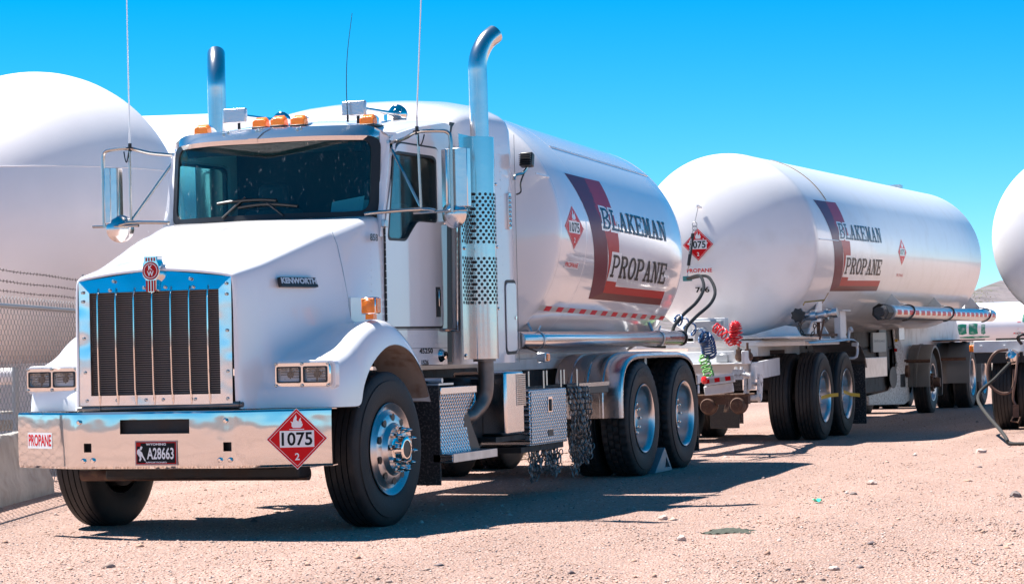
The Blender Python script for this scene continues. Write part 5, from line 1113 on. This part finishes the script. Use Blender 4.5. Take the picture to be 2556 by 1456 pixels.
G().tube([(1.18, 15.55, 1.34), (1.14, 15.6, 1.38), (1.12, 15.55, 1.2)], .02, 8, smooth=3).obj('shackle', chassisw, Q)
# drawbar head, front beam, air chambers, flap
vn = lambda X, Y, d: unproj((2640+X/2.4267)/1.60313, (1200+Y/2.4267)/1.60313, d)
fbm = G().b(-.3, 1.17, 10.2, 10.25, .89, 1.13).b(-.3, 1.15, 9.95, 10.2, .985, 1.0).b(1.13, 1.17, 9.95, 10.25, .985, 1.13).b(1.13, 1.17, 10.2, 10.4, .70, 1.0).obj('drawbar_head', chassisw, Q, bev=.006)
G().prism([(10.25, .99), (13.0, 1.03), (13.0, .82), (10.25, .80)], lambda u, v: (1.10, u, v), lambda u, v: (1.13, u, v)).obj('drawbar_beam', chassisw, Q) if 0 else G().loft([[(1.15, 10.25, .80), (.80, 13.0, .82)], [(1.15, 10.25, .99), (.80, 13.0, 1.03)]]).obj('drawbar_beam', chassisw, Q, solid=.03)
speck = mat('rust_speckled_white', (.66, .64, .62), .5, dirt=(.16, .09, .06), dscale=28, damt=.95)
g = G()
for x in (1.09, 1.24): g.prism([(-.05, .62), (.0, .56), (.08, .60), (.16, .87), (.0, .87)], lambda u, v: (x, 10.2+u, v), lambda u, v: (x+.03, 10.2+u, v))
g.cyl((1.08, 10.2, .61), (1.28, 10.2, .61), .035, 12).cyl((1.1, 10.25, .76), (1.27, 10.25, .76), .022, 12); g.obj('pintle_bracket', speck, Q)
for c in (vn(745, 1020, 9.75), vn(455, 1030, 9.75)): G().lathe([(0, .0), (.0, .07), (.03, .085), (.08, .085), (.09, .098), (.11, .098), (.12, .085), (.22, .075), (.24, 0)], c, (0, 1, 0), 28).cyl(c, c-Vector((0, .02, 0)), .018, 8).obj('brake_chamber', rustm, T)
c = vn(600, 965, 9.85); G().box(c, (.62, .1, .10)).cyl(c+Vector((-.3, -.1, .05)), c+Vector((.4, -.1, .06)), .012, 8).obj('brake_beam', rustm, T)
g = G()
for k in range(4): P0 = vn(630+k*14, 880, 9.5); P1 = vn(620+k*12, 1085, 9.5); g.tube([P0, (P0+P1)/2+Vector((.01, .02, 0)), P1], .005, 5, smooth=3)
g.box(vn(655, 1010, 9.48), (.03, .02, .06)); g.obj('safety_cable', rustm, T)
a_, b_ = vn(435, 790, 9.35), vn(722, 750, 9.35); dirr = (b_-a_).normalized(); rot_ = Matrix((dirr, Vector((0, 1, 0)), dirr.cross(Vector((0, 1, 0))))).transposed()
tl_ = G().box((a_+b_)/2, ((b_-a_).length, .05, .092), rot_).obj('tail_rail', chassisw, T, bev=.004)
a2, b2 = vn(432, 885, 9.38), vn(712, 840, 9.38); G().box((a2+b2)/2, ((b2-a2).length, .03, .10), rot_).obj('tail_plate', chassisw, tl_, bev=.008)
nn_ = Vector((0, -1, 0)); up_ = Vector((-dirr.z, 0, dirr.x)); fr_ = flatmap((a_+b_)/2-Vector((0, .0255, 0)), dirr, up_, nn_); hl_ = (b_-a_).length/2
tr_ = decal('reflective_tape', [rect(-hl_, hl_, -.024, .024)], silver, fr_, .001, tl_)
for x0 in (-hl_, -hl_+.115, -hl_+.235): decal('tape_block', [rect(x0, x0+.06, -.0235, .0235)], redp, fr_, .002, tr_)
c = vn(435, 775, 9.25); G().lathe([(0, .042), (.02, .04), (.03, 0)], c, (-.6, -.8, 0), 16).obj('tail_lamp', redc, T)
c = vn(765, 720, 9.4); G().box(c, (.12, .08, .11)).cyl(c+Vector((-.03, 0, .05)), c+Vector((-.03, 0, .085)), .016, 8).cyl(c+Vector((.03, 0, .05)), c+Vector((.03, 0, .085)), .016, 8).cyl(c+Vector((.05, -.02, 0)), c+Vector((.13, -.02, -.02)), .03, 12).obj('hitch_pin_bracket', speck, T)
p0, p1_ = vn(482, 1000, 10.7), vn(772, 1240, 10.7); G().b(p0.x, p1_.x, 10.7, 10.715, p1_.z, p0.z).obj('mud_flap', mat('lattice_flap', (.05, .045, .04), .7, bump=.9, bscale=50), T, bev=.005)
# skirt panels, step box, landing frame
side([(22.15, 1.52), (28.3, 1.54), (28.65, 1.2), (28.6, .95), (23.3, .86), (22.9, .90), (22.3, 1.3)], .40, .42).obj('skirt_panel', chassisw, Q, bev=.004)
side([(22.1, 1.50), (22.25, 1.50), (23.2, .90), (23.2, .84), (22.4, .845)], .425, .44).obj('skirt_edge', speck, Q)
G().b(.0, .40, 16.3, 28.0, 1.12, 1.45).obj('rear_sub_frame', darkm, Q)
G().b(1.02, 1.12, 16.45, 18.15, .70, .975).obj('step_box', alud, Q, bev=.006)
G().b(-.3, .40, 16.4, 22.3, .40, 1.1).obj('equipment_recess', darkm, Q, bev=.03)
side([(22.35, .85), (23.25, .85), (23.25, .22), (22.8, .17), (20.0, .24), (20.0, .38), (21.6, .42), (22.1, .6)], .43, .47).obj('suspension_beam', speck, Q, bev=.008)
side(circ(21.9, .62, .30, 28, .17), .474, .476).obj('beam_opening', black, Q); side(rnd([(22.5, .45), (22.9, .45), (22.9, .66), (22.5, .66)], .03), .472, .475).obj('beam_opening', black, Q)
G().lathe([(0, .10), (.05, .10), (.05, 0)], (.47, 23.0, .70), (1, 0, 0), 20).obj('beam_pivot', rustm, Q)
sg = side(rnd([(20.45, 1.03), (21.45, 1.03), (21.45, 1.33), (20.45, 1.33)], .03), .42, .46).obj('control_box', grey, Q, bev=.006)
lettering('control_lettering', 'SAFEGUARD', navy, flatmap((.461, 20.95, 1.2), (0, 1, 0), (0, 0, 1), (1, 0, 0)), .001, sg, -.42, .42, -.018, .018)
G().lathe([(0, .36), (.06, .36), (.07, .30), (.07, 0)], (.38, 21.3, 1.12), (1, 0, 0), 32).obj('fan_shroud', black, Q)
G().b(.44, .50, 22.35, 22.8, 1.2, 1.42).obj('side_box', alud, Q, bev=.008); G().cyl((.43, 22.25, 1.05), (.48, 22.25, 1.05), .025, 8).obj('pull_knob', redc, Q); G().cyl((.43, 22.3, 1.20), (.48, 22.3, 1.20), .022, 8).obj('pull_knob', yellow, Q)
# rear wheels inboard with separate round fenders
rw = wheel('hubout', rim=alud, parent=Q, loc=(.78, 23.75, .50), dual=False); rw.scale = (.95, .95, .95)
for x, y in ((-.55, 23.75),): mirror_wheel(rw, Q, (x, y, .50))
rd = wheel('rib', parent=Q, loc=(1.0, 26.4, .535)); copy_tree(rd, Q, (1.0, 27.7, .535)); mirror_wheel(rd, Q, (-.95, 26.4, .535)); mirror_wheel(rd, Q, (-.95, 27.7, .535))
G().cyl((-.6, 23.75, .5), (.78, 23.75, .5), .07).cyl((-.9, 26.4, .5), (.9, 26.4, .5), .07).cyl((-.9, 27.7, .5), (.9, 27.7, .5), .07).b(-.1, .4, 22, 28.3, .75, 1.1).obj('rear_axle', darkm, Q)
FR = [(0, 0), (.09, 0), (.10, .012), (.13, .012), (.14, 0), (.27, 0), (.29, -.012)]
def round_fender(yc, x0, w, r=.62, a0=188, a1=10):
    P = [(yc+r*cos(radians(a)), .50+r*sin(radians(a))) for a in np.linspace(a0, a1, 30)]; P = [(yc-r*.995, .44)]+P
    g = G().loft(fender_rows(P, [(x0, -.02), (x0, 0), (x0+w*.3, 0), (x0+w*.33, .014), (x0+w*.42, .014), (x0+w*.45, 0), (x0+w*.9, 0), (x0+w, -.02), (x0+w, -.05)])); return g.obj('round_fender', fendg, Q, solid=.008, ang=40)
rf_ = round_fender(23.75, .46, .36, .62, 184, -22); G().cyl((.36, 23.05, .86), (.86, 23.05, .86), .028, 10).obj('fender_rod', rustm, rf_)
rf_ = round_fender(26.4, .42, .62, .64, 184, 30); G().cyl((.5, 25.72, .86), (1.0, 25.72, .86), .028, 10).obj('fender_rod', rustm, rf_); round_fender(27.7, .42, .62, .64, 160, -10)
G().b(.45, .95, 25.6, 28.2, 1.165, 1.19).obj('rear_shelf', rustm, Q)
# hose tube of the trailer on three brackets
hx_, hz_, hr_ = 1.27, 1.60, .105
ht2 = hosetube(hx_, 17.6, 26.9, hz_, hr_, Q, alud, ())
G().lathe([(0, .12), (0, hr_+.01), (.42, hr_+.01)], (hx_, 17.0, hz_-.0), (0, 1, 0), 7).cyl((hx_, 17.0, hz_), (hx_, 16.9, hz_), .07, 12).obj('hose_cap', mat('dark_grey_cloth', (.06, .065, .07), .7), ht2)
tm2 = tubemap(hx_, hz_, hr_, 0); tr2 = decal('reflective_tape', [rect(17.7, 26.7, -.034, .034)], whitev, tm2, .001, ht2, .02)
for k in range(20): decal('tape_block', [rect(17.72+k*.455, 17.72+k*.455+.30, -.0335, .0335)], redp, tm2, .002, tr2, .02)
for y in (18.5, 21.9, 25.7):
    G().prism([(0, 0), (.36, 0), (.44, .16), (.12, .52), (.08, .5)], lambda u, v: (1.02+u*.62-.03, y, 1.68-.04+v*.62), lambda u, v: (1.02+u*.62-.03, y+.02, 1.68-.04+v*.62)).b(1.2, 1.3, y-.01, y+.30, 1.72, 1.735).obj('tube_bracket', chassisw, ht2)
    G().tube([(hx_+(hr_+.008)*cos(a), y+.35+.22*sin(a+.4), hz_+(hr_+.008)*sin(a)) for a in np.linspace(2.2, -1.6, 16)], .013, 6).obj('rubber_strap', black, ht2)
G().b(-.12, .5, 22.8, 23.0, 3.62, 3.72).tube([(.1, 20.8, 3.66), (.1, 22.9, 3.72)], .02, 6).b(-.02, .22, 20.9, 22.9, 3.70, 3.715).obj('top_walkway', alud, Q)

# ================= HOSES between truck and trailer =================
def hose(P, r, m, lab, name='hose', cat='hose', n=10, sm=8):
    o = G().tube(P, r, n, smooth=sm).obj(name, m, None); return tag(drop_to_base(o), lab, cat)
cl = clampp
vm = lambda X, Y, d: unproj((2600+X/1.775)/1.60313, (580+Y/1.775)/1.60313, d)
hose([vm(165, 1345, 8.6), vm(170, 1290, 8.7), vm(235, 1205, 9.2), vm(330, 1115, 9.8), vm(378, 1030, 10.3), vm(376, 965, 10.9), vm(345, 925, 11.5), tuple(cl)], .0185, hoseb, 'left of two thick black hoses looping from the hanging spring down to the truck tank')
hose([vm(250, 1345, 8.6), vm(262, 1290, 8.8), vm(330, 1215, 9.3), vm(425, 1130, 9.9), vm(462, 1050, 10.4), vm(440, 970, 11.0), vm(390, 928, 11.6), tuple(cl+Vector((.03, 0, 0)))], .0185, hoseb, 'right and outer of two thick black hoses looping beside the number 766')
hose([(.10, 8.35, 1.55), (.18, 8.5, 1.3), (.45, 8.6, 1.22), (.62, 8.75, 1.2)], .02, hoseb, 'short dark hose curling low behind the round end of the truck tank')
def coil(P, R_, turns, r, m, lab, stretch=None):
    V_ = [Vector(p) for p in P]
    def at(t):
        k = t*(len(V_)-1); i = min(int(k), len(V_)-2); q = k-i; a, b, c, d = V_[max(i-1, 0)], V_[i], V_[i+1], V_[min(i+2, len(V_)-1)]
        return .5*((2*b)+(c-a)*q+(2*a-5*b+4*c-d)*q*q+(3*b-a-3*c+d)*q**3)
    pts = []; N = int(turns*14)
    for i in range(N+1):
        t = i/N; p = at(t); tg = (at(min(1, t+.01))-at(max(0, t-.01))).normalized(); e = tg.cross(Vector((.3, 1, .2))).normalized(); u = tg.cross(e); a = 2*pi*turns*t; rr = R_*min(1, t*8+.1, (1-t)*8+.1)
        pts.append(p+(e*cos(a)+u*sin(a))*rr)
    o = G().tube(pts, r, 6).obj('air_hose', m, None, ang=180); return tag(drop_to_base(o), lab, 'air hose', 'coiled air hoses between truck and trailer')
coil([(.66, 9.0, 1.50), (.74, 9.1, 1.44), (.84, 9.3, 1.32), (.92, 9.4, 1.28)], .055, 6, .0095, bluec, 'stretched dark blue coiled hose slanting down from the end of the chrome tube')
coil([(.88, 9.3, 1.30), (.91, 9.35, 1.25), (.915, 9.4, 1.16), (.91, 9.45, 1.07)], .075, 11, .0098, bluec, 'tightly bunched dark blue coiled hose hanging above the green one')
coil([(.86, 9.35, 1.09), (.87, 9.4, 1.02), (.885, 9.45, .92), (.885, 9.5, .86)], .052, 7, .0095, greenc, 'pale green coiled hose hanging in front of the white drawbar head')
coil([(.93, 9.6, 1.40), (.98, 9.6, 1.36), (1.05, 9.7, 1.28), (1.10, 9.7, 1.20)], .052, 8, .0098, redc, 'stretched red coiled hose slanting down to the bunched red one')
coil([(1.13, 9.7, 1.20), (1.12, 9.7, 1.30), (1.12, 9.7, 1.40), (1.145, 9.7, 1.41), (1.165, 9.7, 1.36), (1.175, 9.7, 1.18)], .042, 19, .0105, redc, 'thick bunched bright red coiled hose hanging in a loop right of the grey box')
for x, lab in ((1.10, 'left'), (1.20, 'right')):
    g = G().cyl((x-.05, 10.15, 1.14), (x-.05, 10.15, 1.22), .014, 8).lathe([(0, .05), (.02, .055), (.05, .045), (.06, 0)], (x-.05, 10.2, 1.06), (0, -1, .3), 14).b(x-.075, x-.025, 10.12, 10.2, 1.05, 1.15); g.obj('glad_hand', rustm, Q)
G().lathe([(0, .06), (.03, .055), (.05, .03), (.06, 0)], (.86, 10.2, 1.05), (0, -1, .2), 14).b(.80, .92, 10.13, 10.2, 1.01, 1.09).obj('glad_hand', grey, Q)
# wheel chock between the drive tyres
g = G().prism([(6.28, 0), (6.86, 0), (6.62, .23)], lambda u, v: (1.0, u, v+.004), lambda u, v: (1.22, u, v+.004), holes=[[(6.62, .035), (6.79, .035), (6.66, .14)]])
tag(drop_to_base(g.obj('wheel_chock', mat('grey_cast_chock', (.30, .31, .33), .45, .3), None, bev=.004)), 'grey metal wheel chock wedged between the two drive tyres', 'wheel chock')
# tumbleweed
g = G(); R_ = random.Random(5)
for k in range(150):
    c = Vector((-1.45+R_.gauss(0, .25), 9.0+R_.gauss(0, .3), .02)); d = Vector((R_.gauss(0, 1), R_.gauss(0, 1), abs(R_.gauss(.3, .6)))).normalized(); P = [c]
    for j in range(4): d = (d+Vector((R_.gauss(0, .45), R_.gauss(0, .45), R_.gauss(-.05, .4)))).normalized(); P.append(P[-1]+d*.09)
    P = [Vector((p.x, p.y, max(.01, p.z))) for p in P]; g.tube(P, .004, 3)
tag(drop_to_base(g.obj('tumbleweed', twig, None, ang=180)), 'dry tangled brush lying on the far side beneath the truck', 'dry brush')

# ================= neighbour trailer at the right edge =================
nb = thing('tank_trailer', 'white tank trailer cut off by the right edge, hoses hanging at its front', 'tank trailer', (4.07, 16, 0))
f3 = tank_frame(4.09, 16, 2.5, .0, .0); shell(f3, 16, 1.17, 16.35, 24, .5, .5, tankw2, nb, 'tank', seams=(16.35, 17.5))
dk_ = G().b(2.74, 5.4, 15.70, 15.9, 1.02, 1.17).obj('deck_beam', chassisw, nb, bev=.006); G().b(2.76, 5.38, 15.74, 15.9, .88, 1.02).obj('beam_panel', black, nb); G().b(3.0, 5.1, 15.9, 23, .95, 1.2).obj('deck_frame', darkm, nb)
for k in range(6): G().lathe([(0, .018), (.012, .014), (.014, 0)], (2.84+k*.3, 15.70, 1.10), (0, -1, 0), 8).obj('bolt', chassisw, nb)
G().b(2.68, 2.75, 15.72, 15.80, 1.03, 1.12).obj('marker_lens', amber, nb, bev=.01)
nw = wheel('rib', parent=nb, loc=(3.5, 16.3, .535), dual=True)
for x, y in ((3.5, 17.6),): copy_tree(nw, nb, (x, y, .535))
nw.rotation_euler = (0, 0, pi); nw.location = (2.93, 16.3, .535); 
for c in kids(nb):
    if c.name.startswith('wheel') and c is not nw: c.rotation_euler = (0, 0, pi); c.location = (2.93, 17.6, .535)
mirror_wheel(nw, nb, (5.25, 16.3, .535)).rotation_euler = (0, 0, 0)
G().cyl((3.2, 16.3, .535), (4.9, 16.3, .535), .07).obj('axle', darkm, nb)
G().b(3.20, 3.34, 15.45, 15.70, .86, 1.03).lathe([(0, .09), (.05, .085), (.09, .05), (.1, 0)], (3.27, 15.48, .96), (0, -1, .3), 20).obj('chrome_coupling_box', alu, nb, bev=.03)
fr3 = flatmap((3.55, 15.64, 1.0), (1, 0, 0), (0, 0, 1), (0, -1, 0)); t3 = decal('reflective_tape', [rect(-.17, .5, -.03, .03)], silver, fr3, .001, nb); decal('tape_block', [rect(-.14, .03, -.0295, .0295)], redp, fr3, .002, t3)
hx0, hy0 = onground(2520, 1112)
hose([(3.26, 15.3, .88), (3.12, 15.0, .70), (2.95, 14.6, .45), (hx0-.12, hy0+.35, .12), (hx0+.0, hy0, .035), (hx0+.2, hy0-.12, .03), (hx0+.5, hy0-.3, .03)], .021, mat('dusty_grey_hose', (.02, .019, .018), .8), 'thick dusty hose looping from the chrome box down onto the gravel at the right edge')
G_ = G().lathe([(0, .035), (.02, .05), (.05, .05), (.07, .035)], (hx0+.2, hy0-.12, .045), (.9, -.3, 0), 14); tag(drop_to_base(G_.obj('hose_coupling', steel, None)), 'grey ribbed coupling on the hose lying at the right edge', 'coupling')
hose([(3.22, 15.4, 1.05), (3.08, 15.3, 1.02), (2.98, 15.3, .85), (3.0, 15.25, .62), (3.15, 15.25, .50), (3.28, 15.3, .55), (3.3, 15.35, .8)], .018, mat('brown_hose', (.13, .07, .05), .5), 'thin reddish brown hose hanging in a loop in front of the far right wheels')
hose([(3.36, 15.3, 1.0), (3.34, 15.2, .7), (3.30, 15.2, .45), (3.33, 15.2, .35)], .015, MATS['brown_hose'], 'twisted brown cable hanging to the red hook at the right edge')
tag(drop_to_base(G().box((3.33, 15.2, .27), (.07, .05, .16)).tube([(3.30, 15.17, .2), (3.27, 15.17, .15), (3.36, 15.17, .13), (3.39, 15.17, .2)], .012, 6).obj('safety_hook', rustm, None)), 'rusty red hook hanging on the cable at the right edge', 'hook')
hose([(3.40, 15.4, 1.12), (3.36, 15.35, 1.2), (3.44, 15.35, 1.24), (3.52, 15.4, 1.15)], .02, black, 'black hose looped over the white beam at the right edge')

# ================= far things =================
ft = thing('propane_tank', 'distant white tank with green overpainted lettering seen under the trailer', 'propane tank', (-6.3, 80, 0))
def far_tank(parent, xa, xb, y, zc, r):
    o = G().lathe([(-r*.9*cos(radians(q)), r*sin(radians(q))) for q in np.linspace(0, 90, 12)]+[(xb-xa, r)]+[(xb-xa+r*.9*sin(radians(q)), r*cos(radians(q))) for q in np.linspace(6, 90, 12)], (xa, y, zc), (1, 0, 0), 48).obj('tank_shell', tankw, parent, ang=60); return o
fs_ = far_tank(ft, -9.6, 2.0, 80, 1.62, .74); mpf = lambda u, v, h: Vector((u, 80-(.74+h)*cos(v/.74), 1.62+(.74+h)*sin(v/.74)))
gx0 = -8.05
for x0, x1, z0, z1 in ((gx0, gx0+.36, -.25, .14), (gx0+.44, gx0+.80, -.26, .16), (gx0+.93, gx0+1.1, -.25, .12), (gx0+2.55, gx0+3.6, .18, .52), (gx0+.05, gx0+1.25, -.42, -.36)):
    P = [(x, z) for x, z in ((x0, z0), ((x0+x1)/2, z0-.03), (x1, z0+.02), (x1-.02, (z0+z1)/2), (x1, z1), ((x0+x1)/2, z1+.02), (x0+.01, z1-.01))]; decal('green_overpaint', [P], green, mpf, .004, fs_, .1)
decal('red_stripe', [[(gx0+2.35, .18), (gx0+2.5, .18), (gx0+2.55, .5)]], redp, mpf, .004, fs_)
placard(lambda u, v, h: mpf(gx0+2.38+u, -.27+v, h), fs_, .30, lab='small red diamond placard reading 1075')
G().b(-9, -8.7, 79.6, 80.4, 0, 1.1).b(1, 1.3, 79.6, 80.4, 0, 1.1).obj('saddle', concrete, ft); G().cyl((-8.3, 80, 2.3), (-8.3, 80, 2.45), .15, 12).obj('dome_lid', tankw, ft)
ft2 = thing('propane_tank', 'distant white tank standing behind the green painted one', 'propane tank', (-8, 92, 0)); far_tank(ft2, -16, -4.5, 92, 2.0, .8); G().b(-15, -14.6, 91.6, 92.4, 0, 1.3).b(-6, -5.6, 91.6, 92.4, 0, 1.3).obj('saddle', concrete, ft2)
leafm = stonemat('olive_leaf', [(.16, .17, .04), (.22, .21, .06), (.10, .12, .035), (.28, .25, .09)])
def bush(c, s, lab, seed, n=5000):
    r = np.random.default_rng(seed); t = thing('desert_bush', lab, 'bush', c, 'bushes at the foot of the hills'); g = G(); gt = G(); blobs = [(r.normal(0, .32)*s[0], r.normal(0, .3)*s[1], r.uniform(.35, .85)*s[2], r.uniform(.22, .4)) for _ in range(9)]
    for b in blobs: gt.tube([Vector(c), Vector(c)+Vector((b[0]*.5, b[1]*.5, b[2]*.6)), Vector(c)+Vector(b[:3])], .07, 4)
    V = []; Fs = []
    for k in range(n):
        b = blobs[k % 9]; d = r.normal(0, 1, 3); d /= np.linalg.norm(d); p = np.array(c)+np.array(b[:3])+d*b[3]*s[2]*r.random()**.4; p[2] = max(p[2], .1); a = r.normal(0, 1, 3); a /= np.linalg.norm(a); w = np.cross(a, d); q = .05*s[2]/4
        V += [p-a*q, p+a*q, p+w*q]; Fs.append((3*k, 3*k+1, 3*k+2))
    g.add(V, Fs); gt.obj('branches', twig, t); g.obj('foliage', leafm, t, ang=180)
for i, (X, D, s, lab) in enumerate([(2425, 205, (2.2, 2, 4.6), 'yellow green bush just right of the trailer tube end'), (2452, 215, (2.6, 2, 4.0), 'low olive bush beside the tallest yellow green one'), (2485, 240, (3.2, 2, 3.0), 'low dull green bush furthest right before the cut-off tank')]):
    dd = F+R2*((X-1277.5)/5885.9); dd.normalize(); bush((7.682+dd.x*D, -15.1724+dd.y*D, 0), s, lab, i)
